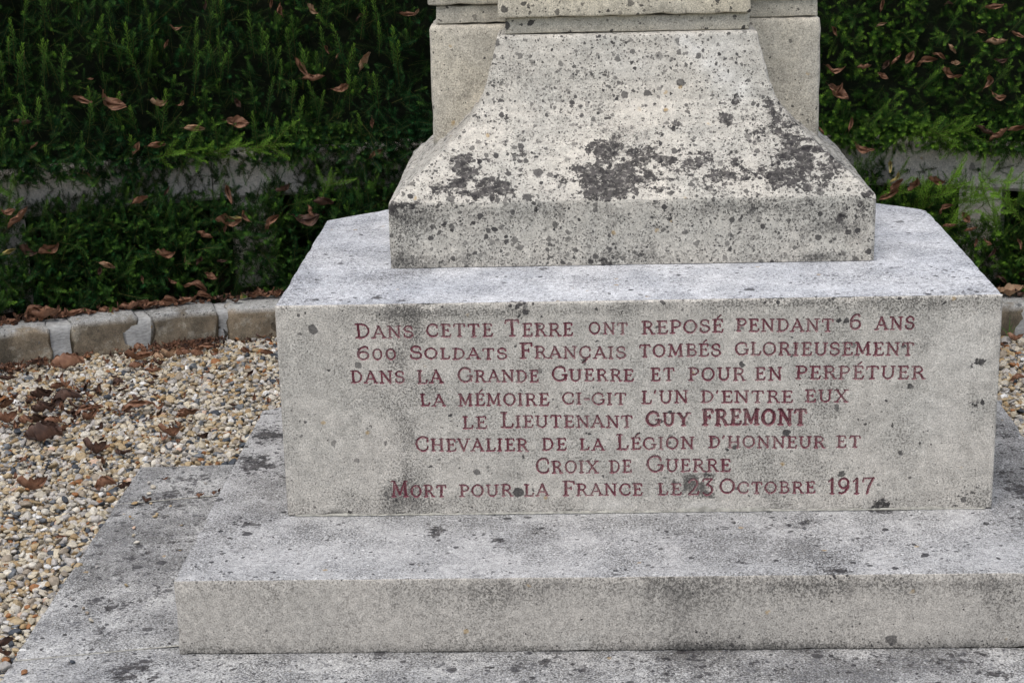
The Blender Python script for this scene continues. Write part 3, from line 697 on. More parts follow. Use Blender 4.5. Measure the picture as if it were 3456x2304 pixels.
def paint_mat():
    m = bpy.data.materials.new('red_letter_paint'); t = NT(m)
    co = t.n('ShaderNodeTexCoord').outputs['Object']
    n1 = t.noise(co, 90, 4, .7); n2 = t.noise(co, 400, 3, .7); n3 = t.noise(co, 14, 3, .6)
    col = t.mix(t.step(n1, .3, .7), (.125, .026, .040), (.180, .050, .066))
    wear = t.step(t.math('ADD', n2, t.math('MULTIPLY', n3, .45)), .72, .82)
    col = t.mix(t.math('MULTIPLY', wear, .8), col, (.33, .25, .23))
    dark = t.math('MULTIPLY', t.step(t.math('ADD', n1, t.math('MULTIPLY', t.attr('lich'), .3)), .66, .75), .6)
    col = t.mix(dark, col, (.05, .02, .022))
    t.out(col, .6, n2, .0008, .5, .35); return m
M_paint = paint_mat()

def needle_mat():
    m = bpy.data.materials.new('yew_needles'); t = NT(m)
    tint = t.attr('tint', 'INSTANCER'); age = t.attr('tip')
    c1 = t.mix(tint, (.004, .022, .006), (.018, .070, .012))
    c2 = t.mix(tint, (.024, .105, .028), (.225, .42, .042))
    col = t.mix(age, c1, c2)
    p = t.out(col, .52, spec=.16)
    p.inputs['Subsurface Weight'].default_value = 0
    tr = t.n('ShaderNodeBsdfTranslucent'); t.set(tr.inputs[0], col)
    mx = t.n('ShaderNodeMixShader'); mx.inputs[0].default_value = .22
    t.t.links.new(p.outputs[0], mx.inputs[1]); t.t.links.new(tr.outputs[0], mx.inputs[2])
    o = [n for n in t.t.nodes if n.type == 'OUTPUT_MATERIAL'][0]; t.t.links.new(mx.outputs[0], o.inputs[0]); return m
M_needle = needle_mat()
M_twig = simple('green_twig', (.10, .10, .02), (.055, .05, .018), 80, .6)

def pebble_mat():
    m = bpy.data.materials.new('river_pebbles'); t = NT(m)
    tint = t.attr('tint', 'INSTANCER'); co = t.n('ShaderNodeTexCoord').outputs['Object']
    r = t.n('ShaderNodeValToRGB'); r.color_ramp.interpolation = 'CONSTANT'; t.t.links.new(tint, r.inputs[0])
    pal = [(0, (.48, .42, .31)), (.14, (.38, .29, .17)), (.26, (.50, .45, .36)), (.38, (.44, .41, .37)), (.49, (.33, .31, .285)), (.58, (.56, .52, .44)),
           (.66, (.34, .235, .12)), (.72, (.27, .225, .17)), (.83, (.050, .058, .070)), (.88, (.15, .16, .17)), (.925, (.27, .12, .045)), (.955, (.66, .65, .62)), (.985, (.48, .34, .25))]
    e = r.color_ramp.elements
    e[0].position = 0; e[0].color = (*pal[0][1], 1); e[1].position = pal[1][0]; e[1].color = (*pal[1][1], 1)
    for p_, c in pal[2:]: x = e.new(p_); x.color = (*c, 1)
    n1 = t.noise(t.map(co, loc=(0, 0, 0)), 2.2, 4, .6)
    col = t.mix(1., r.outputs[0], t.lin(n1, .3, .7, .74, 1.18), 'MULTIPLY')
    v2 = t.attr('tint2', 'INSTANCER'); col = t.mix(1., col, t.lin(v2, 0., 1., .78, 1.12), 'MULTIPLY')
    t.out(col, .55, n1, .05, .3, .35); return m
M_peb = pebble_mat()

def leaf_mat(name, ca, cb):
    m = bpy.data.materials.new(name); t = NT(m)
    tc = t.n('ShaderNodeTexCoord'); vein = t.attr('vein'); co = tc.outputs['Object']
    n1 = t.noise(co, 3.5, 4, .6)
    col = t.mix(t.step(n1, .35, .7), ca, cb)
    col = t.mix(1., col, t.lin(vein, 0., 1., 1.12, .62), 'MULTIPLY')
    p = t.out(col, .55, t.math('SUBTRACT', 1., vein), .03, .6, .3)
    tr = t.n('ShaderNodeBsdfTranslucent'); t.set(tr.inputs[0], col)
    mx = t.n('ShaderNodeMixShader'); mx.inputs[0].default_value = .18
    t.t.links.new(p.outputs[0], mx.inputs[1]); t.t.links.new(tr.outputs[0], mx.inputs[2])
    o = [n for n in t.t.nodes if n.type == 'OUTPUT_MATERIAL'][0]; t.t.links.new(mx.outputs[0], o.inputs[0]); return m
M_leaf = [leaf_mat('brown_leaf', (.165, .078, .045), (.27, .145, .088)), leaf_mat('dark_leaf', (.052, .029, .021), (.10, .053, .036)),
          leaf_mat('tan_leaf', (.26, .15, .085), (.38, .255, .16)), leaf_mat('yellowing_leaf', (.36, .27, .09), (.30, .30, .14))]

# ------------------------------------------------------------------ ground
g = mesh_np('ground', [(-60, -60, -.74), (60, -60, -.74), (60, 60, -.74), (-60, 60, -.74)], [(0, 1, 2, 3)], False)
tag(obj('ground', g, M_grassland), 'dark turf ground around the memorial plot', kind='structure')
g = mesh_np('gravel_bed', [(-3.4, -2.2, -.705), (3.4, -2.2, -.705), (3.4, 2.6, -.705), (-3.4, 2.6, -.705)], [(0, 1, 2, 3)], False)
tag(obj('gravel_bed', g, M_bed), 'sandy bed under the loose gravel', kind='structure')

# ------------------------------------------------------------------ monument
def pale_field(p):
    L = np.zeros(len(p))
    for k, x, y, z, rx, ry, rz, a in BLOBS:
        if k == 'pale': np.maximum(L, a * np.exp(-(((p[:, 0] - x) / rx) ** 2 + ((p[:, 1] - y) / ry) ** 2 + ((p[:, 2] - z) / rz) ** 2) * .8), out=L)
    return L
def blob_fields(p):
    """lichen and dirt that grew where the photograph has them (fixed to the stone)"""
    L = np.zeros(len(p)); G = np.zeros(len(p))
    for k, x, y, z, rx, ry, rz, a in BLOBS:
        if k == 'grime' and abs(y + .354) < .002: a = a * .40
        elif k == 'lich' and (z > .161 and y > .33): a = a * .95; rx *= 1.3; rz *= 1.15
        elif k == 'grime' and z < .2 and z > -.5: a = a * .80
        if z < -.66 and k != 'pale': a = a * (.6 if k == 'grime' else .72)
        d = ((p[:, 0] - x) / rx) ** 2 + ((p[:, 1] - y) / ry) ** 2 + ((p[:, 2] - z) / rz) ** 2
        if k == 'lich': np.maximum(L, a * np.exp(-d ** 1.5 * .5), out=L)
        elif k == 'grime': G += a * np.exp(-d * .75) * (1 - .5 * np.minimum(G, 1))
    return L, G
def add_fields(me, extra=None, base=(0, 0)):
    p = coords(me); L, G = blob_fields(p); L = L + base[0]; G = G + base[1]
    if extra is not None:
        l2, g2 = extra(p); L = L + l2; G = G + g2
    attr(me, 'lich', np.clip(L, 0, 1.6)); attr(me, 'grime', np.clip(G, 0, 1.3)); attr(me, 'pale', pale_field(p))

def prism(plan, z0, z1, bevel=.005, cell=.03, rough=.0006, chip=.0024, open_front=False, tilt=0, top_mat=False):
    bm = bmesh.new()
    lo = [bm.verts.new((x, y, z0)) for x, y in plan]; hi = [bm.verts.new((x, y, z1)) for x, y in plan]
    bm.faces.new(hi); bm.faces.new(lo[::-1])
    n = len(plan)
    for i in range(n): bm.faces.new((lo[i], lo[(i + 1) % n], hi[(i + 1) % n], hi[i]))
    bmesh.ops.recalc_face_normals(bm, faces=bm.faces)
    bmesh.ops.bevel(bm, geom=bm.edges[:], offset=bevel, segments=2, profile=.5, affect='EDGES')
    xs = [p[0] for p in plan]; ys = [p[1] for p in plan]
    for ax, a, b in ((0, min(xs), max(xs)), (1, min(ys), max(ys)), (2, z0, z1)):
        k = max(1, int((b - a) / cell))
        for j in range(1, k):
            c = [0, 0, 0]; c[ax] = a + (b - a) * j / k; nn = [0, 0, 0]; nn[ax] = 1
            bmesh.ops.bisect_plane(bm, geom=bm.verts[:] + bm.edges[:] + bm.faces[:], plane_co=c, plane_no=nn)
    if open_front:
        y0 = min(ys)
        dl = [f for f in bm.faces if f.normal.y < -.3 and f.calc_center_median().y < y0 + bevel * .98]
        bmesh.ops.delete(bm, geom=dl, context='FACES')
    bm.normal_update()
    for v in bm.verts:
        if open_front and v.is_boundary: continue
        nrm = v.normal; edge = max(abs(nrm.x), abs(nrm.y), abs(nrm.z)) < .985
        v.co += nrm * (mnoise.noise(v.co * 9) * rough * 1.6 + mnoise.noise(v.co * 40) * rough)
        if edge:
            c = mnoise.noise(v.co * 23 + Vector((3, 1, 2))) + .6 * mnoise.noise(v.co * 60)
            v.co -= nrm * max(0, c) * chip * 1.5
    for f in bm.faces: f.smooth = True
    me = bpy.data.meshes.new('stone'); bm.to_mesh(me); bm.free()
    return me
def two_mats(me, side, top):
    me.materials.append(side); me.materials.append(top)
    nz = np.empty(len(me.polygons) * 3, np.float32); me.polygons.foreach_get('normal', nz); nz = nz.reshape(-1, 3)[:, 2]
    me.polygons.foreach_set('material_index', (nz > .75).astype(np.int32)); me.update()

mon = empty('war_memorial', (0, 0, 0))
tag(mon, 'pale limestone war memorial pedestal with red carved inscription on stepped plinth', 'monument')

# --- lowest paving slabs round the step (white joints between them)
def slab(plan, z1=-.671):
    me = prism(plan, -.735, z1, .004, .05, .0008, .003)
    add_fields(me, base=(.14, .16)); o = obj('pad_slab', me, M_pad, mon); return o
J1a, J1b = (-1.345, .533), (-.97, .612); J2a, J2b = (-1.345, -.372), (-.97, -.302)
slab([(-1.345, .541), (-.97, .620), (-.97, .83), (-1.345, .815)])
slab([(-1.345, -.368), (-.97, -.298), (-.97, .612), (-1.345, .533)])
slab([(-1.345, -1.25), (1.345, -1.25), (1.345, -.345), (-.90, -.345), (-.97, -.3055), (-1.345, -.3755)])
slab([(.97, -.342), (1.345, -.342), (1.345, .24), (.97, .24)])
slab([(.97, .243), (1.345, .243), (1.345, .815), (.97, .83)])
def strip(a, b, w=.004, z=-.6735):
    jm = bmesh.new()
    a = Vector((*a, z)); b = Vector((*b, z)); d = (b - a).normalized(); s = Vector((-d.y, d.x, 0)) * w
    vs_ = [jm.verts.new(p) for p in (a - s, b - s, b + s, a + s)]; jm.faces.new(vs_)
    me = bpy.data.meshes.new('joint'); jm.to_mesh(me); jm.free(); obj('mortar_joint', me, M_lime, mon)
strip((-1.343, .537), (-.99, .616), .0028); strip((-1.343, -.372), (-.99, -.302), .0024)

# --- step
plan = [(-.989, -.354), (.989, -.354), (.989, .777), (.80, .935), (.35, 1.42), (-.35, 1.42), (-.80, .935), (-.989, .777)]
me = prism(plan, -.672, -.5, .0045, .022, .0008, .0038)
def f_step(p):
    l = .12 * sstep(-.8, -.95, p[:, 0]) * (p[:, 2] > -.51) + .35 * sstep(-.85, -1., p[:, 0]) * (p[:, 2] > -.51) * sstep(.1, .4, p[:, 1])
    side = p[:, 2] < -.504
    g_ = side * (.14 * np.exp((p[:, 2] + .5) / .03) + .45 * np.exp(-(p[:, 2] + .671) / .008))
    g_ = g_ + (p[:, 2] > -.504) * (.30 * sstep(-.75, -.95, p[:, 0]) + .45 * sstep(.85, .95, p[:, 0]))
    return l, g_
add_fields(me, f_step, (0, .02)); two_mats(me, M_step, M_steptop); obj('step', me, None, mon)

# --- inscribed block: body, then the carved front face as a relief with true V-cut letters
BP = [(-.8, 0), (.8, 0), (.8, .88), (.66, 1.0), (.3, 1.34), (-.3, 1.34), (-.66, 1.0), (-.8, .88)]
BEV = .005
me = prism(BP, -.499, 0., BEV, .025, .0005, .0022, open_front=True)
def f_block(p):
    t_ = p[:, 2] > -.004
    return .10 * t_ * sstep(.3, .0, p[:, 1]), t_ * (.10 + .25 * sstep(-.55, -.8, p[:, 0])) + (~t_) * .12 * np.exp(p[:, 2] / .05)
add_fields(me, f_block); two_mats(me, M_block, M_top); block = obj('inscribed_block', me, None, mon)

def arc(cx, cy, rx, ry, a0, a1, n=12):
    return [(cx + rx * math.cos(math.radians(a0 + (a1 - a0) * i / n)), cy + ry * math.sin(math.radians(a0 + (a1 - a0) * i / n))) for i in range(n + 1)]
T, t_ = 1.0, .58
def sf(x, y, s=.12): return ([(x - s, y), (x + s, y)], .5)
def glyph(c):
    """serif capitals: (width, [(polyline, weight)...])"""
    if c in 'É':
        w_, s = glyph('E'); return w_, s + [([(.34, 1.14), (.52, 1.34)], .7)]
    if c in 'Ç':
        w_, s = glyph('C'); return w_, s + [([(.46, 0), (.50, -.14), (.40, -.30), (.26, -.42)], .9)]
    if c == 'A': return .84, [([(.10, 0), (.42, 1)], t_), ([(.42, 1), (.74, 0)], T), ([(.22, .34), (.64, .34)], .5), sf(.10, 0), sf(.74, 0), sf(.40, 1, .06)]
    if c == 'B': return .72, [([(.2, 0), (.2, 1)], T), ([(.2, 1), (.38, 1)] + arc(.38, .77, .22, .23, 90, -90) + [(.2, .54)], t_), ([(.2, .54), (.4, .54)] + arc(.4, .27, .26, .27, 90, -90) + [(.2, 0)], .75), sf(.16, 0, .09), sf(.16, 1, .09)]
    if c == 'C': return .80, [(arc(.46, .5, .36, .5, 48, 312, 18), .85), ([(.70, .87), (.72, .66)], .6), ([(.70, .13), (.73, .30)], .45)]
    if c == 'D': return .80, [([(.2, 0), (.2, 1)], T), ([(.2, 1), (.34, 1)] + arc(.34, .5, .38, .5, 90, -90, 16) + [(.2, 0)], .72), sf(.15, 0, .09), sf(.15, 1, .09)]
    if c == 'E': return .68, [([(.2, 0), (.2, 1)], T), ([(.2, 1), (.58, 1), (.60, .82)], .55), ([(.2, .52), (.48, .52)], .5), ([(.48, .62), (.48, .42)], .45), ([(.2, 0), (.60, 0), (.64, .20)], .6), sf(.15, 0, .09), sf(.15, 1, .09)]
    if c == 'F': return .64, [([(.2, 0), (.2, 1)], T), ([(.2, 1), (.60, 1), (.62, .80)], .6), ([(.2, .52), (.46, .52)], .5), ([(.46, .62), (.46, .42)], .45), sf(.2, 0, .13), sf(.15, 1, .09)]
    if c == 'G': return .86, [(arc(.46, .5, .37, .5, 50, 340, 18), .85), ([(.70, .87), (.73, .68)], .55), ([(.76, .42), (.76, .08)], .9), sf(.72, .42, .13)]
    if c == 'H': return .90, [([(.2, 0), (.2, 1)], T), ([(.72, 0), (.72, 1)], T), ([(.2, .5), (.72, .5)], .5), sf(.2, 0), sf(.2, 1), sf(.72, 0), sf(.72, 1)]
    if c == 'I': return .42, [([(.21, 0), (.21, 1)], T), sf(.21, 0, .13), sf(.21, 1, .13)]
    if c == 'L': return .66, [([(.2, 0), (.2, 1)], T), ([(.2, 0), (.58, 0), (.63, .24)], .62), sf(.2, 1, .13), sf(.15, 0, .09)]
    if c == 'M': return 1.0, [([(.16, 0), (.20, 1)], t_), ([(.20, 1), (.50, .12)], .95), ([(.50, .12), (.80, 1)], .55), ([(.80, 1), (.84, 0)], T), sf(.16, 0), sf(.84, 0), sf(.15, 1, .08), sf(.85, 1, .08)]
    if c == 'N': return .88, [([(.18, 0), (.18, 1)], .6), ([(.18, 1), (.72, 0)], T), ([(.72, 0), (.72, 1)], .6), sf(.18, 0), sf(.14, 1, .09), sf(.72, 1)]
    if c == 'O': return .86, [(arc(.43, .5, .34, .5, 0, 360, 24), .85)]
    if c == '0': return .74, [(arc(.37, .5, .28, .5, 0, 360, 24), .85)]
    if c == 'P': return .70, [([(.2, 0), (.2, 1)], T), ([(.2, 1), (.38, 1)] + arc(.38, .73, .26, .27, 90, -90) + [(.2, .46)], .7), sf(.2, 0, .13), sf(.15, 1, .09)]
    if c == 'R': return .80, [([(.2, 0), (.2, 1)], T), ([(.2, 1), (.38, 1)] + arc(.38, .75, .24, .25, 90, -90) + [(.2, .5)], .7), ([(.40, .5), (.56, .30), (.68, 0)], .9), sf(.2, 0), sf(.15, 1, .09), sf(.72, 0, .09)]
    if c == 'S': return .66, [(arc(.34, .76, .23, .24, 35, 250, 12) + arc(.33, .26, .26, .26, 70, -150, 12), .85), ([(.53, .92), (.56, .72)], .5), ([(.09, .10), (.08, .32)], .5)]
    if c == 'T': return .78, [([(.39, 0), (.39, 1)], T), ([(.07, .80), (.10, 1), (.68, 1), (.71, .80)], .55), sf(.39, 0, .13)]
    if c == 'U': return .86, [([(.18, 1), (.18, .34)] + arc(.44, .34, .26, .34, 180, 360, 10) + [(.70, 1)], .8), sf(.18, 1), sf(.70, 1)]
    if c == 'V': return .82, [([(.10, 1), (.42, 0)], T), ([(.42, 0), (.72, 1)], .58), sf(.10, 1), sf(.72, 1)]
    if c == 'X': return .82, [([(.12, 1), (.70, 0)], T), ([(.12, 0), (.70, 1)], .58), sf(.12, 1), sf(.70, 1), sf(.12, 0), sf(.70, 0)]
    if c == 'Y': return .82, [([(.12, 1), (.42, .46)], T), ([(.72, 1), (.42, .46)], .58), ([(.42, .46), (.42, 0)], .95), sf(.12, 1), sf(.72, 1), sf(.42, 0)]
    if c == '-': return .40, [([(.06, .5), (.34, .5)], .8)]
    if c == "'": return .24, [([(.14, 1.05), (.08, .86)], .8)]
    if c == '6': return .76, [(arc(.38, .30, .28, .30, 0, 360, 20), .85), ([(.10, .34), (.11, .62), (.24, .88), (.42, 1.0), (.58, .98), (.62, .86)], .8)]
    if c == '9': return .76, [(arc(.36, .68, .26, .32, 0, 360, 20), .85), ([(.62, .66), (.60, .36), (.46, .10), (.26, 0), (.12, .06)], .8)]
    if c == '1': return .50, [([(.28, 0), (.28, 1)], T), ([(.28, 1), (.08, .80)], .6), sf(.28, 0, .12)]
    if c == '7': return .72, [([(.06, .80), (.10, 1), (.64, 1)], .6), ([(.64, 1), (.42, .5), (.30, 0)], T)]
    if c == '2': return .74, [(arc(.34, .74, .26, .26, 165, -30, 12) + [(.34, .26), (.06, 0)], .75), ([(.06, 0), (.62, 0), (.68, .18)], .6)]
    if c == '3': return .70, [([(.06, .88), (.10, 1), (.62, 1), (.30, .62)], .6), ([(.30, .62)] + arc(.32, .27, .30, .33, 80, -140, 12), .75)]
    return .4, []

segs = []; gid = -1                                                   # (x0,z0,x1,z1,halfwidth,line)
for ln, word, x0, x1, z0, z1, cap, small, wt in WORDS:
    gl = [glyph(c) for c in word]
    big = abs(cap - small) > .0015
    hs_ = [cap if (i == 0 and big) else small for i in range(len(word))]
    tot = sum(g_[0] * h for g_, h in zip(gl, hs_)); gap = 0
    n = len(word); sx = (x1 - x0) / (tot * 1.10) if n > 1 else (x1 - x0) / tot
    gap = ((x1 - x0) - tot * sx) / max(1, n - 1)
    cx = x0; ident = word in ('GUY', 'FREMONT')
    for (gw, st), h in zip(gl, hs_):
        gid += 1; jx, jz = random.uniform(-.0005, .0005), random.uniform(-.0005, .0005)
        for pl, wgt in st:
            hw = .00250 * (.25 + .75 * wgt) * wt * (h / .028) ** .5
            for (ax, az), (bx, bz) in zip(pl[:-1], pl[1:]):
                u = (cx - x0) / (x1 - x0); zb = z0 + (z1 - z0) * u
                segs.append((cx + ax * h * sx + jx, zb + az * h + jz, cx + bx * h * sx + jx, zb + bz * h + jz, hw, gid))
        cx += gw * h * sx + gap
XL, XR, ZB, ZT = -.8, .8, -.499, 0.
def lines(a, b, f0, f1, fine, coarse):
    return np.unique(np.concatenate([[a, a + .0007, a + .0017, a + .003, a + BEV], np.arange(a + .006, f0, coarse), np.arange(f0, f1, fine), np.arange(f1, b - .006, coarse), [b - BEV, b - .003, b - .0017, b - .0007, b]]).round(6))
gx = lines(XL, XR, -.650, .672, .00118, .006); gz = lines(ZB, ZT, -.475, -.030, .00118, .004)
X, Z = np.meshgrid(gx, gz); D = np.zeros_like(X); P = np.full(X.shape, -1, int); PD = np.full(X.shape, 9.)
_f = np.c_[X.ravel(), 0 * X.ravel(), Z.ravel()]; WX = (.00042 * vnoise(_f, 160) + .0004 * vnoise(_f, 60)).reshape(X.shape); WZ = (.00042 * vnoise(_f + 9, 160)).reshape(X.shape)
for a, b, c, d, hw, ln in segs:
    i0, i1 = np.searchsorted(gx, (min(a, c) - hw - .001, max(a, c) + hw + .001)); j0, j1 = np.searchsorted(gz, (min(b, d) - hw - .001, max(b, d) + hw + .001))
    x, z = X[j0:j1, i0:i1], Z[j0:j1, i0:i1]; L2 = (c - a) ** 2 + (d - b) ** 2 + 1e-12
    s = np.clip(((x - a) * (c - a) + (z - b) * (d - b)) / L2, 0, 1)
    x = x + WX[j0:j1, i0:i1]; z = z + WZ[j0:j1, i0:i1]
    dist = np.hypot(x - a - s * (c - a), z - b - s * (d - b))
    dep = np.clip(hw - dist, 0, None) * 1.8
    np.maximum(D[j0:j1, i0:i1], dep, out=D[j0:j1, i0:i1])
    sub = P[j0:j1, i0:i1]; sub[dist < hw] = ln
flat = np.c_[X.ravel(), np.zeros(X.size), Z.ravel()]
Yf = np.minimum(D, .0062).ravel() * (.85 + .3 * np.abs(vnoise(flat, 120))) + .00022 * vnoise(flat, 180) + .0003 * vnoise(flat, 40) + .0003 * vnoise(flat, 8)
px0, px1, pz0, pz1 = PATCH
fx = flat[:, 0] + .003 * vnoise(flat, 70); fz = flat[:, 2] + .003 * vnoise(flat + 4, 70)
pm = sstep(px0 - .003, px0 + .004, fx) * sstep(px1 + .003, px1 - .004, fx) * sstep(pz0 - .003, pz0 + .004, fz) * sstep(pz1 + .003, pz1 - .004, fz)
Yf += pm * .0012
# rounded, slightly chipped arrises meet the body of the block
de = np.minimum.reduce([flat[:, 0] - XL, XR - flat[:, 0], flat[:, 2] - ZB, ZT - flat[:, 2]])
chipz = BEV * (1 + .0 * flat[:, 0]); q = np.clip(1 - de / BEV, 0, 1)
Yf += BEV * (1 - np.sqrt(np.clip(1 - q ** 2, 0, 1)))
big_ = np.clip(vnoise(flat, 13) - .42, 0, 1) * np.exp(-(de / .009) ** 2) * .016 * (de > 1e-6)
Yf += big_
chip = np.clip(vnoise(flat, 34) + .6 * vnoise(flat, 90) - .25, 0, 1) * np.exp(-de / .004) * .0042 * (de > 1e-6)
Yf += chip
co = np.c_[flat[:, 0], Yf, flat[:, 2]]
ny, nx = X.shape; idx = np.arange(nx * ny).reshape(ny, nx)
quads = np.stack([idx[:-1, :-1], idx[:-1, 1:], idx[1:, 1:], idx[1:, :-1]], -1).reshape(-1, 4)
pf = P.ravel()[quads]; nin = (pf >= 0).sum(1); fl = pf.max(1); painted = nin >= 2
Lf, Gf = blob_fields(co)
top_d = -flat[:, 2]
Gf += .20 * np.exp(-top_d / .03) + .22 * np.exp(-(flat[:, 2] - ZB) / .012) + pm * (.95 + .8 * vnoise(flat, 55) - .35 * sstep(px0 + .02, px1, flat[:, 0])) + .10 * np.exp(-(flat[:, 0] - XL) / .01)
def submesh(name, fq, mat, parent):
    used = np.unique(fq); remap = np.full(len(co), -1); remap[used] = np.arange(len(used))
    me = mesh_np(name, co[used], remap[fq]); attr(me, 'lich', np.clip(Lf[used], 0, 1.6)); attr(me, 'grime', np.clip(Gf[used], 0, 1.3)); attr(me, 'pale', pale_field(co[used]))
    return obj(name, me, mat, parent)
submesh('carved_face', quads[~painted], M_block, block)
pq = quads[painted]; pl_ = fl[painted]; order = np.argsort(pl_, kind='stable'); pq = pq[order]; cuts_ = np.searchsorted(pl_[order], np.arange(gid + 2))
for ln in range(gid + 1):
    if cuts_[ln + 1] > cuts_[ln]: submesh('letter', pq[cuts_[ln]:cuts_[ln + 1]], M_paint, block)

# thin lime joint squeezed out under the block, and dark seam behind it
xs = np.arange(-.782, .786, .006); rows = []
hgt = .0035 + .003 * np.abs(vnoise(np.c_[xs, xs * 0, xs * 0], 9)) + .002 * vnoise(np.c_[xs, xs * 0, xs * 0 + 3], 60)
bumpx = .014 * np.exp(-((xs - .14) / .05) ** 2) + .010 * np.exp(-((xs - .28) / .03) ** 2) + .007 * np.exp(-((xs - .62) / .05) ** 2)
hgt = hgt + bumpx * (vnoise(np.c_[xs, xs * 0, xs * 0], 50) * .3 + .8)
vv = []; off = .0008 + .0015 * vnoise(np.c_[xs, xs * 0, xs * 0], 70)
for x, h, o_ in zip(xs, hgt, off): vv += [(x, o_ - .0022, -.4985), (x, o_ - .0014, -.499 + h * .7), (x, .0012, -.499 + h)]
vv = np.array(vv); k = np.arange(len(xs) - 1) * 3
fq = np.concatenate([np.stack([k, k + 3, k + 4, k + 1], -1), np.stack([k + 1, k + 4, k + 5, k + 2], -1)])
me = mesh_np('mortar_joint', vv, fq); obj('mortar_joint', me, M_lime, mon)

# --- flared (cavetto) plinth stone
PR = np.array(PROF); CY = .80
def ring(i, z, a=.572, yf=.326, yb=1.27, c=.25):
    x, f, b = a - i, yf + i, yb - i; k = c - i * .586
    k = max(k, .02)
    return [(-x, f, z), (x, f, z), (x, b - k, z), (x - k, b, z), (-x + k, b, z), (-x, b - k, z)]
prof = [(0, .0015), (0, .152)] + [(.0015, .158)] + [(float(i), float(z)) for i, z in PR[0:]][1:] + [(.262, .514)]
# resample the profile finely
pi = np.array(prof); seglen = np.r_[0, np.cumsum(np.hypot(*np.diff(pi, axis=0).T))]
tt = np.arange(0, seglen[-1], .012); tt = np.unique(np.r_[tt, seglen, seglen[1] - .004, seglen[1] - .0012, seglen[2] + .0012, seglen[2] + .004].round(5))
# smooth the curve part
ii = np.interp(tt, seglen, pi[:, 0]); zz = np.interp(tt, seglen, pi[:, 1])
for _ in range(3):
    m_ = (zz > .17) & (zz < .50); i2 = ii.copy(); i2[1:-1] = (ii[:-2] + 2 * ii[1:-1] + ii[2:]) / 4; ii = np.where(m_, i2, ii)
rings = []
for i, z in zip(ii, zz):
    r_ = ring(i, z); pts_ = []
    cnt = [90, 50, 20, 40, 20, 50]
    for k in range(6):
        a, b = np.array(r_[k]), np.array(r_[(k + 1) % 6])
        ts = np.linspace(0, 1, cnt[k] + 1)[:-1]
        e = .004 / max(np.linalg.norm(b - a), 1e-6)
        ts = np.sort(np.r_[ts, e, 1 - e])
        for t in ts:
            pts_.append(a + (b - a) * t)
    rings.append(pts_)
R_ = np.array(rings); nr, nc = R_.shape[:2]
# round the mitred corners a little: pull corner verts towards the axis
co_f = R_.reshape(-1, 3).copy()
fi = np.arange(nr * nc).reshape(nr, nc)
fq = np.stack([fi[:-1], np.roll(fi, -1, 1)[:-1], np.roll(fi, -1, 1)[1:], fi[1:]], -1).reshape(-1, 4)
cen = np.array([0, CY, 0]); rad = co_f - cen; rad[:, 2] = 0; rl = np.linalg.norm(rad, axis=1, keepdims=True); rad = rad / np.maximum(rl, 1e-6)
corner = np.zeros(nc, bool); acc = 0
for k in range(6): corner[acc] = True; acc += cnt[k] + 2
cmask = np.tile(corner, nr)
nz_ = .0011 * fbm(co_f, 14, 3)[:, None]
co_f += rad * nz_
co_f[cmask] -= rad[cmask] * (.002 + .007 * np.clip(vnoise(co_f[cmask], 30), 0, 1))[:, None]
arr = np.abs(co_f[:, 2] - .155) < .006
co_f[arr] -= rad[arr] * (.003 * np.clip(vnoise(co_f[arr], 25) - .1, 0, 1))[:, None]
me = mesh_np('flared_plinth', co_f, fq)
def f_flare(p):
    face = p[:, 2] < .155; side = (np.abs(p[:, 0]) > .30 + (.53 - p[:, 2]) * .2) & (p[:, 1] > .5)
    l = .10 + .30 * sstep(.36, .20, p[:, 2]) * (~face) + .16 * sstep(.0, .4, p[:, 0]) * (~face); l = l * sstep(.50, .34, p[:, 2]) + .04
    return l + .12 * face, .06 + .12 * face + .22 * face * np.exp(-p[:, 2] / .02) + .25 * side * (p[:, 2] < .35)
add_fields(me, f_flare); obj('flared_plinth', me, M_flare, mon)
# top closure of the flare + dark seam lines are real gaps of 1.5 mm
me = prism([(-.309, .589), (.309, .589), (.309, 1.0), (-.309, 1.0)], .500, .5155, .002, .1, .0002, .001); add_fields(me); obj('plinth_cap', me, M_flare, mon)

# --- hexagonal pier wings behind
me = prism([(-.4935, .735), (.4905, .735), (.4905, .925), (-.4935, .925)], .02, .528, .012, .03, .0008, .004)
add_fields(me, lambda p: (.03 + 0 * p[:, 0], .10 + .50 * np.exp(-((np.abs(p[:, 0]) - (.33 + .16 * sstep(.5, .2, p[:, 2]))) / .035) ** 2) * (p[:, 2] < .42))); obj('pier', me, M_pier, mon)
me = prism([(-.476, .742), (-.05, .742), (-.05, .918), (-.476, .918)], .5295, .5745, .003, .03, .0008, .004); add_fields(me, base=(.05, .12)); obj('neck_stone', me, M_pier, mon)
me = prism([(-.047, .7425), (.482, .7425), (.482, .9175), (-.047, .9175)], .5295, .5745, .003, .03, .0008, .003); add_fields(me, base=(.02, .04)); obj('neck_stone', me, M_pier, mon)
me = prism([(-.496, .728), (.483, .728), (.483, .932), (-.496, .932)], .576, .95, .006, .04, .0009, .004); add_fields(me, base=(.05, .06)); obj('pier_course', me, M_pier, mon)
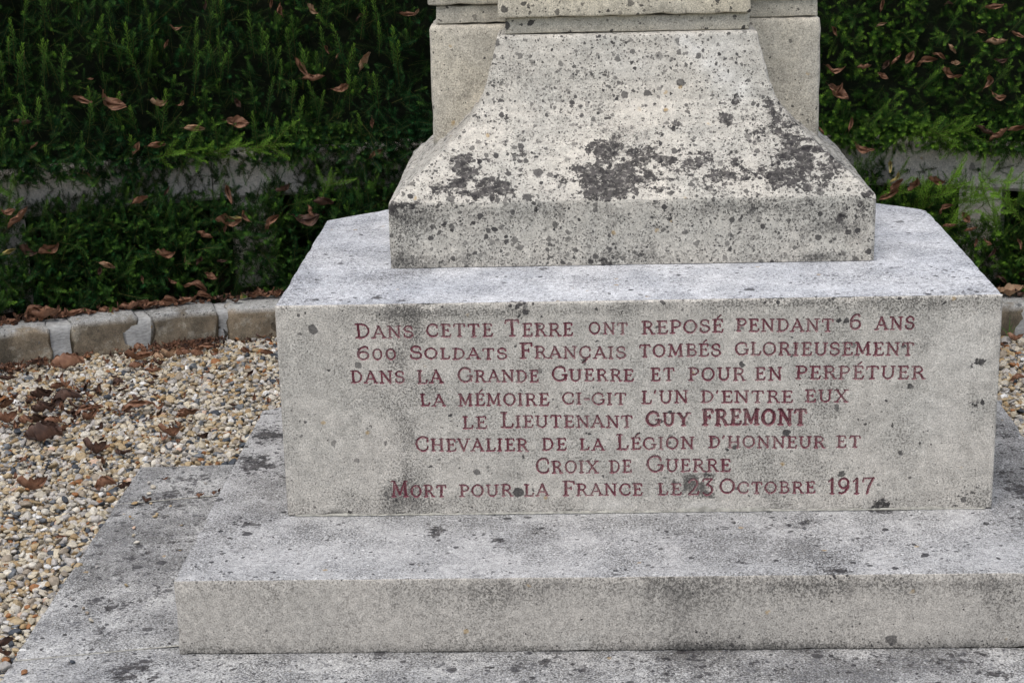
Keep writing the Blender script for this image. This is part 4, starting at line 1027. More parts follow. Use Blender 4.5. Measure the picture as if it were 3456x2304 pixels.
# --- front neck and the projecting course over it
me = prism([(-.296, .600), (.298, .600), (.298, .74), (-.296, .74)], .517, .5565, .003, .03, .0008, .003); add_fields(me, base=(.05, .16)); obj('front_neck', me, M_pier, mon)
me = prism([(-.312, .580), (.300, .580), (.300, .727), (-.312, .727)], .558, .96, .005, .03, .0009, .005); add_fields(me, base=(.10, .02)); obj('front_course', me, M_cream, mon)
me = prism([(-.30, .62), (.30, .62), (.30, .93), (-.30, .93)], .965, 1.05, .01, .06, .0008, .003); add_fields(me); obj('shaft_base', me, M_pier, mon)
me = prism([(-.17, .68), (.17, .68), (.17, .9), (-.17, .9)], 1.0505, 2.6, .02, .08, .0008, .003); add_fields(me); obj('shaft', me, M_pier, mon)
me = prism([(-.62, .70), (.62, .70), (.62, .88), (-.62, .88)], 1.95, 2.2, .02, .08, .0008, .003); add_fields(me); obj('cross_arm', me, M_pier, mon)

# ------------------------------------------------------------------ kerb of rubble stones on an arc
AC = np.array((-.15, -1.73)); DR = .185
def pol(deg, R, z):
    a = math.radians(deg); R += DR; return (AC[0] + R * math.sin(a), AC[1] + R * math.cos(a), z)
kerb = empty('stone_kerb', pol(0, 3.9, -.70)); tag(kerb, 'low curved kerb of rubble stones with wide cement joints edging the gravel', 'kerb')
kb = Vector(kerb.location)
def kerb_piece(name, a0, a1, R0, R1, z1, mat, amp, seed, dens=.012):
    rk = random.Random(int(seed * 10)); z1 += rk.uniform(-.007, .006); R0 += rk.uniform(-.008, .010); R1 += rk.uniform(-.012, .012)
    n = max(4, int((a1 - a0) * math.pi / 180 * 3.9 / dens)); 
    prof_ = [(R1, -.72), (R1, z1 - .008), (R1 - .008, z1)] + [(R1 - .015 - (R1 - R0 - .04) * f, z1 - .003 * f) for f in (.25, .5, .75, 1)] + [(R0 + .004, z1 - .006)] + [(R0, z1 - .012 - (z1 + .70) * f) for f in (.12, .3, .45, .6, .8, 1)]
    vv = []
    for i in range(n + 1):
        for (r, z) in prof_:
            ja = .24 * mnoise.noise(Vector((z * 22, r * 14, seed + (0 if i < n / 2 else 9)))) * abs(2 * i / n - 1) ** 3
            vv.append(pol(a0 + (a1 - a0) * i / n + ja, r, z))
    vv = np.array(vv); k = len(prof_)
    d = np.array([(p[0] - AC[0], p[1] - AC[1], .0) for p in vv]); d /= np.linalg.norm(d, axis=1, keepdims=True)
    nn = fbm(vv + seed, 12, 4); nn = np.sign(nn) * np.abs(nn) ** .7; n2 = vnoise(vv + seed * 2, 6)
    vv = vv + d * (amp * nn)[:, None] + np.c_[np.zeros(len(vv)), np.zeros(len(vv)), np.where(vv[:, 2] > -.62, amp * .5 * n2 + .0015 * vnoise(vv, 60), 0)]
    # pull the ends in so pieces read as separate stones
    u = np.repeat(np.linspace(0, 1, n + 1), k); e = np.exp(-np.minimum(u, 1 - u) * (a1 - a0) * .068 / .006)
    vv = vv - np.array([0, 0, 1.]) * (e * amp * .5)[:, None] + d * (e * amp * .3)[:, None]
    f = []
    for i in range(n):
        for j in range(k - 1): f.append((i * k + j, i * k + j + 1, (i + 1) * k + j + 1, (i + 1) * k + j))
    nv = len(vv)
    me = mesh_np(name, vv - np.array(kb), np.array(f))
    bm = bmesh.new(); bm.from_mesh(me); bmesh.ops.holes_fill(bm, edges=[e_ for e_ in bm.edges if e_.is_boundary]); bmesh.ops.recalc_face_normals(bm, faces=bm.faces); bm.to_mesh(me); bm.free()
    p = coords(me); topm = (p[:, 2] + kb.z > -.592)
    attr(me, 'lich', topm * .22); attr(me, 'grime', topm * (.30 + .3 * fbm(p, 6, 2)) + .15); attr(me, 'topf', topm.astype(float))
    return obj(name, me, mat, kerb)
KL = list(KERB)
a = KL[0][0]
while a > -42: L_ = random.uniform(3.2, 4.4); gp = random.uniform(1.1, 1.6); KL.insert(0, (a - gp - L_, a - gp)); a = a - gp - L_
a = KL[-1][1]
while a < 36:
    gp = random.uniform(1.0, 1.6); L_ = random.uniform(3.2, 4.4); KL.append((a + gp, a + gp + L_)); a = a + gp + L_
for i, (a0, a1) in enumerate(KL):
    kerb_piece('stone', a0 - .22, a1 + .22, 3.858, 3.985, -.574, M_kerb, .0100, i * 3.1, .006)
    if i + 1 < len(KL): kerb_piece('mortar_joint', a1 - .35, KL[i + 1][0] + .35, 3.866, 3.97, -.576, M_mortar, .0070, i * 1.7 + 50, .008)

# soil behind the kerb
n = 60; vv = []
for i in range(n + 1):
    a = -44 + 84 * i / n
    vv += [pol(a, 3.95, -.605), pol(a, 4.15, -.585), pol(a, 5.6, -.585)]
k = np.arange(n) * 3; fq = np.concatenate([np.stack([k, k + 1, k + 4, k + 3], -1), np.stack([k + 1, k + 2, k + 5, k + 4], -1)])
tag(obj('planting_soil', mesh_np('soil', vv, fq), M_soil), 'dark leaf-littered soil behind the kerb', kind='structure')

# ------------------------------------------------------------------ cast stone balustrade behind
rail = empty('stone_balustrade', pol(0, 4.2, -.585)); tag(rail, 'curved pale stone rail on square posts half hidden by yew', 'balustrade')
rb = np.array(rail.location)
def sweep(name, a0, a1, R0, R1, z0, z1, bv=.012):
    n = max(2, int((a1 - a0) / .7)); pr_ = [(R0, z0 + bv), (R0, z1 - bv), (R0 + bv, z1), (R1 - bv, z1), (R1, z1 - bv), (R1, z0 + bv), (R1 - bv, z0), (R0 + bv, z0)]
    vv = np.array([pol(a0 + (a1 - a0) * i / n, r, z) for i in range(n + 1) for r, z in pr_]); k = 8
    vv[:, :] += .001 * vnoise(vv, 9)[:, None]
    f = [(i * k + j, i * k + (j + 1) % k, (i + 1) * k + (j + 1) % k, (i + 1) * k + j) for i in range(n) for j in range(k)]
    me = mesh_np(name, vv - rb, np.array(f), False)
    bm = bmesh.new(); bm.from_mesh(me); bmesh.ops.holes_fill(bm, edges=[e_ for e_ in bm.edges if e_.is_boundary]); bmesh.ops.recalc_face_normals(bm, faces=bm.faces); bm.to_mesh(me); bm.free()
    attr(me, 'lich', np.zeros(len(me.vertices))); attr(me, 'grime', np.zeros(len(me.vertices))); return obj(name, me, M_rail, rail)
a = -43.0
while a < 38: sweep('rail_stone', a, a + 12.94, 4.15, 4.30, -.258, -.088); a += 13
pst = (POSTS[1] - POSTS[0]) / 3
for k in range(-2, 5):
    c = POSTS[0] + k * pst
    if -43 < c < 38: sweep('post', c - .95, c + .95, 4.162, 4.28, -.76, -.259)

# ------------------------------------------------------------------ yew
def needle_cloud(stems, seed):
    """stems: list of (points, needle length, spacing, young?)"""
    r = np.random.default_rng(seed); V = []; F = []; TIP = []; SV = []; SF = []
    for pts_, nl, sp, young in stems:
        pts_ = np.array(pts_, float); sl = np.r_[0, np.cumsum(np.linalg.norm(np.diff(pts_, axis=0), axis=1))]; tot = sl[-1]
        # stem tube
        b = len(SV)
        for i, p in enumerate(pts_):
            rr = .0011 * (1 - .6 * sl[i] / tot)
            for q in range(3): SV.append(p + rr * np.array([math.cos(q * 2.094), math.sin(q * 2.094), 0]))
        for i in range(len(pts_) - 1):
            for q in range(3): SF.append((b + i * 3 + q, b + i * 3 + (q + 1) % 3, b + i * 3 + 3 + (q + 1) % 3, b + i * 3 + 3 + q))
        k = int(tot / sp); ph = r.uniform(0, 6.28)
        for j in range(k):
            s = tot * (.06 + .94 * j / k); u = s / tot
            p = np.array([np.interp(s, sl, pts_[:, c]) for c in range(3)]); p2 = np.array([np.interp(min(s + .004, tot), sl, pts_[:, c]) for c in range(3)])
            ax = p2 - p
            if np.linalg.norm(ax) < 1e-6: ax = pts_[-1] - pts_[-2]
            ax /= np.linalg.norm(ax)
            e1 = np.cross(ax, [0.3, 1, .2]); e1 /= np.linalg.norm(e1); e2 = np.cross(ax, e1)
            ph += 2.4 + r.uniform(-.3, .3); rad_ = math.cos(ph) * e1 + math.sin(ph) * e2
            op = math.radians((62 - 34 * u ** 3) + r.uniform(-12, 12)); d = ax * math.cos(op) + rad_ * math.sin(op)
            l = nl * (1 - .35 * u ** 4) * r.uniform(.75, 1.1) * (.7 + .3 * min(1, u * 6)); wv = np.cross(d, ax); wn = np.linalg.norm(wv); wv = wv / max(wn, 1e-6) * .00115
            droop = -rad_ * .0 + ax * l * .12
            b = len(V); V += [p, p + d * l * .45 - wv - droop * .3, p + d * l + droop * .6, p + d * l * .45 + wv - droop * .3]; F.append((b, b + 1, b + 2, b + 3))
            tv = (.45 + .55 * u if young == 2 else u ** 2.2) if young else .15 * u; TIP += [tv * .6, tv, min(1, tv * 1.2), tv]
    nv = len(V); me = mesh_np('yew_shoot', np.array(V + SV), np.array(F + [tuple(i + nv for i in f) for f in SF]), False)
    attr(me, 'tip', TIP + [.3] * len(SV)); me.materials.append(M_needle); me.materials.append(M_twig)
    mi = np.zeros(len(me.polygons), np.int32); mi[len(F):] = 1; me.polygons.foreach_set('material_index', mi); return me
def stem(L, bend=.2, n=6, off=(0, 0, 0), d=(0, 0, 1), r=random):
    d = Vector(d).normalized(); s = Vector((r.uniform(-1, 1), r.uniform(-1, 1), 0)); pts_ = []; p = Vector(off)
    for i in range(n + 1): pts_.append(tuple(p)); dd = (d + s * bend * (i / n) ** 1.5).normalized(); p = p + dd * (L / n)
    return pts_
src = bpy.data.collections.new('yew_sources'); src2 = bpy.data.collections.new('pebble_sources')   # never linked: instance sources only
def variant(me, coll, name):
    o = bpy.data.objects.new(name, me); coll.objects.link(o)
S = []
S.append([(stem(.13, .25), .0150, .0018, 1)]); S.append([(stem(.10, .2), .0145, .0017, 1), (stem(.05, .2, off=(0, 0, .03), d=(.8, .2, 1)), .012, .0018, 1)])
S.append([(stem(.055, .1), .0150, .0011, 1)]); S.append([(stem(.045, .2), .0140, .0010, 1)])            # short star-like tufts
S.append([(stem(.09, .3), .0175, .0020, 0)]); S.append([(stem(.08, .3), .0160, .0016, 0), (stem(.05, .3, off=(0, 0, .02), d=(-.9, .3, 1)), .015, .0018, 0), (stem(.05, .3, off=(0, 0, .03), d=(.9, -.3, 1)), .015, .0018, 0)])
br = [(stem(.20, .5, 8), .0155, .0017, 2)]
for q in range(5):
    a_ = q * 2.4; br.append((stem(.06 + .012 * q % 3, .3, off=(0, 0, .03 + .026 * q), d=(math.cos(a_), math.sin(a_) * .5, 1.0)), .014, .0016, 2))
S.append(br)                                                                                           # long free branch
S.append([(stem(.07, .15), .0140, .0014, 1), (stem(.04, .2, off=(0, 0, .015), d=(.7, .5, 1)), .012, .0015, 1), (stem(.04, .2, off=(0, 0, .02), d=(-.7, .4, 1)), .012, .0015, 1)])
for i, s_ in enumerate(S): variant(needle_cloud(s_, 30 + i), src, 'yew_shoot_%02d' % i)

def scatter(name, pts_, rot, scl, idx, tint, tint2, coll):
    me = bpy.data.meshes.new(name); me.vertices.add(len(pts_)); me.vertices.foreach_set('co', np.asarray(pts_, np.float32).ravel())
    a = me.attributes.new('rot', 'FLOAT_VECTOR', 'POINT'); a.data.foreach_set('vector', np.asarray(rot, np.float32).ravel())
    a = me.attributes.new('scl', 'FLOAT_VECTOR', 'POINT'); a.data.foreach_set('vector', np.asarray(scl, np.float32).ravel())
    a = me.attributes.new('idx', 'INT', 'POINT'); a.data.foreach_set('value', np.asarray(idx, np.int32))
    attr(me, 'tint', tint); attr(me, 'tint2', tint2)
    ng = bpy.data.node_groups.new(name + '_nodes', 'GeometryNodeTree')
    ng.interface.new_socket('Geometry', in_out='INPUT', socket_type='NodeSocketGeometry'); ng.interface.new_socket('Geometry', in_out='OUTPUT', socket_type='NodeSocketGeometry')
    N = ng.nodes; L = ng.links; gi = N.new('NodeGroupInput'); go = N.new('NodeGroupOutput')
    ci = N.new('GeometryNodeCollectionInfo'); ci.inputs['Collection'].default_value = coll; ci.inputs['Separate Children'].default_value = True; ci.inputs['Reset Children'].default_value = True
    ip = N.new('GeometryNodeInstanceOnPoints'); ip.inputs['Pick Instance'].default_value = True
    def na(nm, ty): x = N.new('GeometryNodeInputNamedAttribute'); x.data_type = ty; x.inputs['Name'].default_value = nm; return x.outputs[0]
    er = N.new('FunctionNodeEulerToRotation'); L.new(na('rot', 'FLOAT_VECTOR'), er.inputs[0])
    L.new(gi.outputs[0], ip.inputs['Points']); L.new(ci.outputs[0], ip.inputs['Instance']); L.new(na('idx', 'INT'), ip.inputs['Instance Index'])
    L.new(er.outputs[0], ip.inputs['Rotation']); L.new(na('scl', 'FLOAT_VECTOR'), ip.inputs['Scale']); L.new(ip.outputs[0], go.inputs[0])
    o = bpy.data.objects.new(name, me); link(o); md = o.modifiers.new('scatter', 'NODES'); md.node_group = ng; return o
def eul(dirs, roll):
    out = np.empty((len(dirs), 3))
    for i, d in enumerate(dirs):
        q = Vector(d).to_track_quat('Z', 'Y'); e = (q @ Euler((0, 0, roll[i])).to_quaternion()).to_euler(); out[i] = (e.x, e.y, e.z)
    return out

def yew_points(n, a0, a1, z0, z1, Rface, depth, up, seed, weights, tint_f, gap=None, long_p=0.):
    r = np.random.default_rng(seed); A = r.uniform(a0, a1, n); Zv = r.uniform(z0, z1, n)
    Rf = Rface(A, Zv); dp = r.random(n) ** 1.3 * depth; R = Rf + dp + DR
    x = AC[0] + R * np.sin(np.radians(A)); y = AC[1] + R * np.cos(np.radians(A)); p = np.c_[x, y, Zv]
    keep = np.ones(n, bool) if gap is None else gap(A, Zv, r)
    hole = fbm(np.c_[A * .068, Zv, 0 * A + seed], 13, 2); keep = keep & ~((hole < -.22) & (dp < depth * .55) & (r.random(n) < .8))
    out_ = -np.c_[np.sin(np.radians(A)), np.cos(np.radians(A)), 0 * A]
    u_ = up(A, Zv)[:, None]; d = out_ * (1 - u_) + np.array([0, 0, 1.]) * u_ + r.normal(0, .40, (n, 3)); d /= np.linalg.norm(d, axis=1, keepdims=True)
    idx = np.searchsorted(np.cumsum(weights(A)[0]), r.random(n)) if False else np.array([np.searchsorted(np.cumsum(w_), q) for w_, q in zip(weights(A), r.random(n))])
    # deep shoots mostly take the dark variants
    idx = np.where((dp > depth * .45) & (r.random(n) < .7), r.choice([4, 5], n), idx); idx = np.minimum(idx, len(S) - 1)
    sc_ = r.uniform(.60, 1.12, n) * (1 - .15 * (dp / depth))
    tint = np.clip(tint_f(A, Zv) + r.normal(0, .22, n), 0, 1)
    k = keep
    return p[k], d[k], sc_[k], idx[k], tint[k], r.uniform(0, 6.28, k.sum())
def hedge(name, P_, label, cat, group=None):
    p, d, s, i, t, rl_ = P_
    o = scatter(name, p, eul(d, rl_), np.c_[s, s, s], i, t, t, src); return o

def Wt(A):
    w_ = np.empty((len(A), 8)); left = sstep(2, -6, A)[:, None]
    L_ = np.array([.20, .18, .15, .15, .09, .07, .00, .16]); R__ = np.array([.04, .10, .27, .27, .06, .08, .00, .18])
    w_[:] = L_ * left + R__ * (1 - left); return w_ / w_.sum(1, keepdims=True)
def bumps(A, Z, amp): p = np.c_[A * .068, Z, 0 * A]; return amp * fbm(p, 4.5, 3)
RU = lambda A, Z: 4.06 + bumps(A, Z, .055) + .03 * sstep(-.02, -.12, Z) - .02 * sstep(0, .6, Z)
def low_front(A, Z):
    z = (Z + .585) / .40
    return 4.030 + bumps(A, Z + 5, .04) - .03 * np.sin(np.clip(z, 0, 1) * 3.1) + .10 * sstep(.75, 1.1, z)
# upper hedge face: clings over the back of the rail
hu = empty('yew_hedge', pol(0, 4.6, -.585)); tag(hu, 'tall dark green yew hedge growing over the curved stone rail', 'hedge')
hl = empty('yew_hedge', pol(0, 4.05, -.60)); tag(hl, 'low strip of loose yew shoots between the kerb and the stone rail', 'hedge')
def place(o, root, kind='stuff'):
    o.parent = root; o.location = -Vector(root.location); o['kind'] = kind
WIN = ((-26.6, -23.0, -.118, -.205), (-18.6, -13.0, -.118, -.200), (15.3, 18.3, -.105, -.235), (18.6, 26, -.115, -.25))
def window(A, Z, r, pr=.85):
    k = np.zeros(len(A), bool)
    for a0, a1, zt, zb in WIN:
        wob = .012 * vnoise(np.c_[A, 0 * A, Z * 9], 1.3); k |= (A > a0) & (A < a1) & (Z < zt + wob) & (Z > zb - .018 + wob)
    return k & (r.random(len(A)) < pr)
def bottom_gap(A, Z, r):
    p = np.c_[A * .068, 0 * A, 0 * A]; lim = -.122 + .018 * fbm(p, 5, 2) - .02 * sstep(-14, -6, A) * sstep(4, -4, A)
    return (Z > lim) & ~window(A, Z, r, .95)
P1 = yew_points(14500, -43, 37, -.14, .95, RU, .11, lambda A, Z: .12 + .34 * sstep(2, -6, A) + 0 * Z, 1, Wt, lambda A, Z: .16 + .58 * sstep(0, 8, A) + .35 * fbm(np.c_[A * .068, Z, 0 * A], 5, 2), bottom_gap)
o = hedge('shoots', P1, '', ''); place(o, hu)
P3 = yew_points(5200, -43, 37, -.140, .01, lambda A, Z: 4.045 + bumps(A, Z, .03), .09, lambda A, Z: -.12 + 0 * Z, 3, Wt, lambda A, Z: .16 + .58 * sstep(0, 8, A) + .35 * fbm(np.c_[A * .068, Z, 0 * A], 5, 2), bottom_gap)
o = hedge('shoots', P3, '', ''); place(o, hu)
def Wl(A):
    w_ = np.empty((len(A), 8)); w_[:] = np.array([.22, .18, .12, .12, .13, .10, .00, .13]); return w_ / w_.sum(1, keepdims=True)
def low_gap(A, Z, r):
    p = np.c_[A * .068, Z, 0 * A]; lim = -.205 + .030 * fbm(np.c_[A * .068, 0 * A, 0 * A + 9], 4, 2) + .05 * sstep(-22, -15, A) * sstep(-5, -12, A)
    k = (Z < lim) & ~window(A, Z, r)
    pg = ((A - POSTS[0]) / 1.1) ** 2 + ((Z + .46) / .09) ** 2; k &= ~((pg < 1) & (r.random(len(A)) < .40))
    pg = ((A - POSTS[1] - .1) / 1.15) ** 2 + ((Z + .31) / .075) ** 2; k &= ~((pg < 1) & (r.random(len(A)) < .93))
    pg = ((A - POSTS[1] - 2.2) / 1.1) ** 2 + ((Z + .33) / .08) ** 2; k &= ~((pg < 1) & (r.random(len(A)) < .6))
    return k
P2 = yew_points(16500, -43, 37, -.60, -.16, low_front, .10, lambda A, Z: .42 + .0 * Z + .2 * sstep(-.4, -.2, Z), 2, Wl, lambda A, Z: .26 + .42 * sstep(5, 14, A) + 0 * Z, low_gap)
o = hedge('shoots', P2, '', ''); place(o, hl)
# long free shoots standing up in front of the rail
def free_shoots(specs, root):
    pp = []; dd = []; ss = []; ii_ = []; tn = []
    for A, Z, R, dx, dz, dy, sc_, ix, tn_ in specs:
        pp.append(pol(A, R, Z)); dd.append((dx, dy, dz)); ss.append((sc_,) * 3); ii_.append(ix); tn.append(tn_)
    o = scatter('long_shoots', pp, eul(dd, [random.uniform(0, 6) for _ in dd]), ss, ii_, tn, tn, src); place(o, root)
fs = []
for A in np.arange(-31, -8, 1.25):
    if any(w_[0] < A < w_[1] for w_ in WIN[:2]) and random.random() < .6: continue
    fs.append((A + random.uniform(-.5, .5), random.uniform(-.34, -.24), 4.06, random.uniform(.2, .7), 1, -.5, random.uniform(.9, 1.25), random.choice([0, 0, 1, 6]), random.uniform(.4, .8)))
for A in np.arange(14, 25, .5):
    if abs(A - POSTS[1]) < .8: continue
    fs.append((A + random.uniform(-.3, .3), random.uniform(-.40, -.27), 4.06, random.uniform(.2, .8), .9, -.5, random.uniform(.9, 1.3), random.choice([0, 1, 6, 6]), random.uniform(.6, 1.)))
for A, Z, dx in ((16.8, -.44, .8), (17.5, -.38, .7), (18.3, -.30, .6), (19.2, -.30, .75), (20.3, -.40, -.3), (17.0, -.30, .5), (21.3, -.33, -.7)):
    fs.append((A, Z, 4.0, dx, .8, -.45, 1.15, 6, .95))
free_shoots(fs, hl)
fu = [(random.uniform(-31, -8), random.uniform(-.10, .55), 4.05, random.uniform(-.1, .35), 1, -.45, random.uniform(1.0, 1.4), random.choice([0, 0, 1]), random.uniform(.35, .9)) for _ in range(170)]
fu += [(A, -.07, 4.03, .9, .25, -.3, 1.1, 6, .8) for A in (-20, -17.6, -15.9, 15.5, 16.4)] + [(random.uniform(12, 25), random.uniform(-.05, .5), 4.04, random.uniform(.0, .6), .7, -.7, random.uniform(.9, 1.1), random.choice([0, 1, 2, 2, 7]), random.uniform(.6, 1.)) for _ in range(70)]
free_shoots(fu, hu)
# inner dark mass of dead twigs and foliage, and upright stems
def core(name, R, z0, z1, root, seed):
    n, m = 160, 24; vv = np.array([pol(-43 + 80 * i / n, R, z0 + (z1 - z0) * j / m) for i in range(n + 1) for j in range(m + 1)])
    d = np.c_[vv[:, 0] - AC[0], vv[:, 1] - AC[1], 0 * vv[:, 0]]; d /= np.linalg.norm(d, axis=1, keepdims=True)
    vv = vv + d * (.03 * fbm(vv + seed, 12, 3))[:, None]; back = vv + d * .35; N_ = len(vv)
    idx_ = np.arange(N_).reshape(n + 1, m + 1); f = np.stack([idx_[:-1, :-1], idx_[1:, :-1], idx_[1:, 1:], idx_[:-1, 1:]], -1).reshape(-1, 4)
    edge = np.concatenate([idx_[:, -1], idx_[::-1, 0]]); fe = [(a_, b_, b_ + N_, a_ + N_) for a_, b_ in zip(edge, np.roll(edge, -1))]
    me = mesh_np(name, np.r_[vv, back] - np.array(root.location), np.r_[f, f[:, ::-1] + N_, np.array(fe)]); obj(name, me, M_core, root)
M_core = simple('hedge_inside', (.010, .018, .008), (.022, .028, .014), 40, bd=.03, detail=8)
core('inner_foliage', 4.20, -.085, 1.02, hu, 1.)
vv = []; ff = []
for i in range(150):
    A = random.uniform(-43, 37); R = random.uniform(4.32, 4.45); b = len(vv)
    for j in range(5):
        c = Vector(pol(A + random.uniform(-.3, .3), R, -.6 + j * .38)); rr = .012 * (1 - .15 * j)
        vv += [tuple(c + Vector((rr * math.cos(q * 1.57), rr * math.sin(q * 1.57), 0)) - Vector(hu.location)) for q in range(4)]
    ff += [(b + j * 4 + q, b + j * 4 + (q + 1) % 4, b + j * 4 + 4 + (q + 1) % 4, b + j * 4 + 4 + q) for j in range(4) for q in range(4)]
o = obj('stems', mesh_np('stems', vv, np.array(ff)), M_bark, hu); o['kind'] = 'stuff'
core('lower_thicket', 4.40, -.59, -.07, hu, 4.)
# ------------------------------------------------------------------ gravel
for i in range(7):
    bm = bmesh.new(); bmesh.ops.create_icosphere(bm, subdivisions=3, radius=1)
    r = random.Random(100 + i); off = Vector((r.uniform(0, 50), 3, 1)); cuts = [(Vector((r.uniform(-1, 1), r.uniform(-1, 1), r.uniform(-1, 1))).normalized(), r.uniform(.55, .95)) for _ in range(12 if i < 5 else 5)]
    for v in bm.verts:
        p = v.co.copy()
        for nn, dd_ in cuts:
            k_ = p.dot(nn)
            if k_ > dd_: p -= nn * (k_ - dd_) * .82
        v.co = p * (1 + .13 * mnoise.noise(p * 1.3 + off))
    for f in bm.faces: f.smooth = True
    me = bpy.data.meshes.new('pebble'); bm.to_mesh(me); bm.free(); me.materials.append(M_peb); variant(me, src2, 'pebble_%02d' % i)
def outside(x, y):
    ins = ((np.abs(x) < 1.338) & (y > -1.25) & (y < .815)) | ((np.abs(x) < .98) & (y > -.36) & (y < .80)) | ((np.abs(x) + .95 * y < 1.70) & (np.abs(x) < .98) & (y < 1.41) & (y > .7))
    rr = np.hypot(x - AC[0], y - AC[1]); return ~ins & (rr < 4.047)
pp = []; zz_ = []; lay = []
for L_, (sp, z0) in enumerate(((.0150, -.694), (.0148, -.685), (.0190, -.678))):
    gx_ = np.arange(-2.9, 2.2, sp); gy_ = np.arange(-1.7, 2.4, sp); a, b = np.meshgrid(gx_, gy_); a = a.ravel() + rng.uniform(-.6, .6, a.size) * sp; b = b.ravel() + rng.uniform(-.6, .6, b.size) * sp
    k = outside(a, b) & ~((a > 1.0) & (b < .5)) & (a > -2.45) & ~((a < -1.9) & (b < -.2)) & (b > -1.35) & (a < 1.75); a, b = a[k], b[k]
    if L_ == 2: k = rng.random(len(a)) < .55; a, b = a[k], b[k]
    pp.append(np.c_[a, b]); zz_.append(z0 + rng.normal(0, .0028, len(a)) + .004 * vnoise(np.c_[a, b, 0 * a], 5)); lay.append(np.full(len(a), L_))
pp = np.concatenate(pp); zz_ = np.concatenate(zz_); n = len(pp)
st_ = [(-1.30 + .12 * random.random() ** 2, random.uniform(-.9, .8)) for _ in range(26)] + [(random.uniform(-1.3, -1.05), random.uniform(.2, .78)) for _ in range(6)]
n_st = len(st_)
# gravel banks up gently towards the kerb
rr = np.hypot(pp[:, 0] - AC[0], pp[:, 1] - AC[1]); zz_ = zz_ - .018 * sstep(3.65, 4.0, rr)
pp = np.r_[pp, np.array(st_)]; zz_ = np.r_[zz_, np.full(n_st, -.6665)]; n = len(pp)
size = np.clip(rng.lognormal(math.log(.0094), .32, n), .0045, .019)
ra = rng.uniform(.62, .98, n); rc = rng.uniform(.38, .70, n)
size[-n_st:] *= .62
rot = np.c_[rng.normal(0, .35, n), rng.normal(0, .35, n), rng.uniform(0, 6.28, n)]
o = scatter('gravel', np.c_[pp, zz_], rot, np.c_[size, size * ra, size * rc], rng.integers(0, 7, n), rng.random(n), rng.random(n), src2)
tag(o, 'loose cream, ochre and slate coloured river gravel round the steps', kind='stuff')

# ------------------------------------------------------------------ dead leaves
def leaf_mesh(i, curl, twist, bend, wide):
    r = random.Random(500 + i); nu, nv = 14, 9; V = []; vein = []
    for a in range(nu + 1):
        u = a / nu; w_ = wide * (math.sin(math.pi * min(1, u * .97 + .015)) ** .75) * (1 - .25 * u) * .5 * (1 + .22 * mnoise.noise(Vector((u * 5, i * 3.3, 0))))
        for b in range(nv):
            v = (b / (nv - 1) - .5) * 2; edge = abs(v)
            y = v * w_ * (1 + .16 * math.sin(u * 34 + i) * edge); x = u - .5 + edge * .05
            vn = abs(math.sin((u * 9.5 - edge * 1.2) * math.pi)); vein.append(max(0, 1 - vn * 2.4) * .8 if edge > .12 else 1.)
            z = .018 * (1 - vn) * edge
            ang = v * curl * (1 + .4 * math.sin(u * 3 + i)); rad_ = w_ / max(curl, .05)
            yy = rad_ * math.sin(ang); zz2 = rad_ * (1 - math.cos(ang)) + z + .17 * mnoise.noise(Vector((u * 3.6, v * 1.8, i))) + .05 * mnoise.noise(Vector((u * 9, v * 5, i)))
            yy = yy if curl > .05 else y
            th = twist * (u - .5); yy, zz2 = yy * math.cos(th) - zz2 * math.sin(th), yy * math.sin(th) + zz2 * math.cos(th)
            zz2 += bend * (u - .5) ** 2 * 2 + .02 * math.sin(u * 9 + i)
            V.append((x, yy, zz2))
    F = [(a * nv + b, (a + 1) * nv + b, (a + 1) * nv + b + 1, a * nv + b + 1) for a in range(nu) for b in range(nv - 1)]
    b0 = len(V)                                       # stalk
    for s_ in range(5):
        c = Vector((-.5 - .045 * s_, .01 * math.sin(s_ + i), bend * .5 + .012 * s_))
        V += [tuple(c + Vector((0, .009 * math.cos(q * 2.1), .009 * math.sin(q * 2.1)))) for q in range(3)]; vein += [.9] * 3
    F += [(b0 + s_ * 3 + q, b0 + s_ * 3 + (q + 1) % 3, b0 + s_ * 3 + 3 + (q + 1) % 3, b0 + s_ * 3 + 3 + q) for s_ in range(4) for q in range(3)]
    me = mesh_np('dead_leaf', V, np.array(F)); attr(me, 'vein', vein); return me
LM = []; LS = ['gently curled', 'tightly rolled', 'twisted', 'cupped', 'half folded', 'bent', 'rolled', 'crumpled']
for i, (cu, tw, be, wi) in enumerate([(.9, .5, .35, .80), (2.2, .4, .25, .95), (1.2, 1.9, .4, .75), (1.3, .4, .9, .85), (1.8, .9, -.5, .85), (.7, 1.1, 1.1, .75), (2.6, .7, .4, .9), (1.5, 2.4, 1.0, .95)]):
    LM.append([None] * 4)
    base = leaf_mesh(i, cu, tw, be, wi)
    for tn in range(4):
        m_ = base if tn == 0 else base.copy(); m_.materials.clear(); m_.materials.append(M_leaf[tn]); LM[i][tn] = m_
TONE = ['brown', 'dark brown', 'tan', 'yellowing']
WHERE = {'upper': ('caught in the tall yew hedge above the stone rail', 'dead leaves caught in the tall hedge'), 'lower': ('caught in the low yew below the stone rail', 'dead leaves caught in the low yew'),
         'kerb': ('lying along the top of the stone kerb', 'dead leaves along the kerb top'), 'gravel': ('lying on the gravel', 'dead leaves on the gravel')}
ORD = ['first', 'second', 'third', 'fourth', 'fifth', 'sixth', 'seventh', 'eighth', 'ninth', 'tenth', 'eleventh', 'twelfth', 'thirteenth', 'fourteenth', 'fifteenth', 'sixteenth', 'seventeenth', 'eighteenth', 'nineteenth', 'twentieth'] + ['twenty-' + q for q in ('first', 'second', 'third', 'fourth', 'fifth', 'sixth', 'seventh', 'eighth', 'ninth')] + ['thirtieth']
recs = []
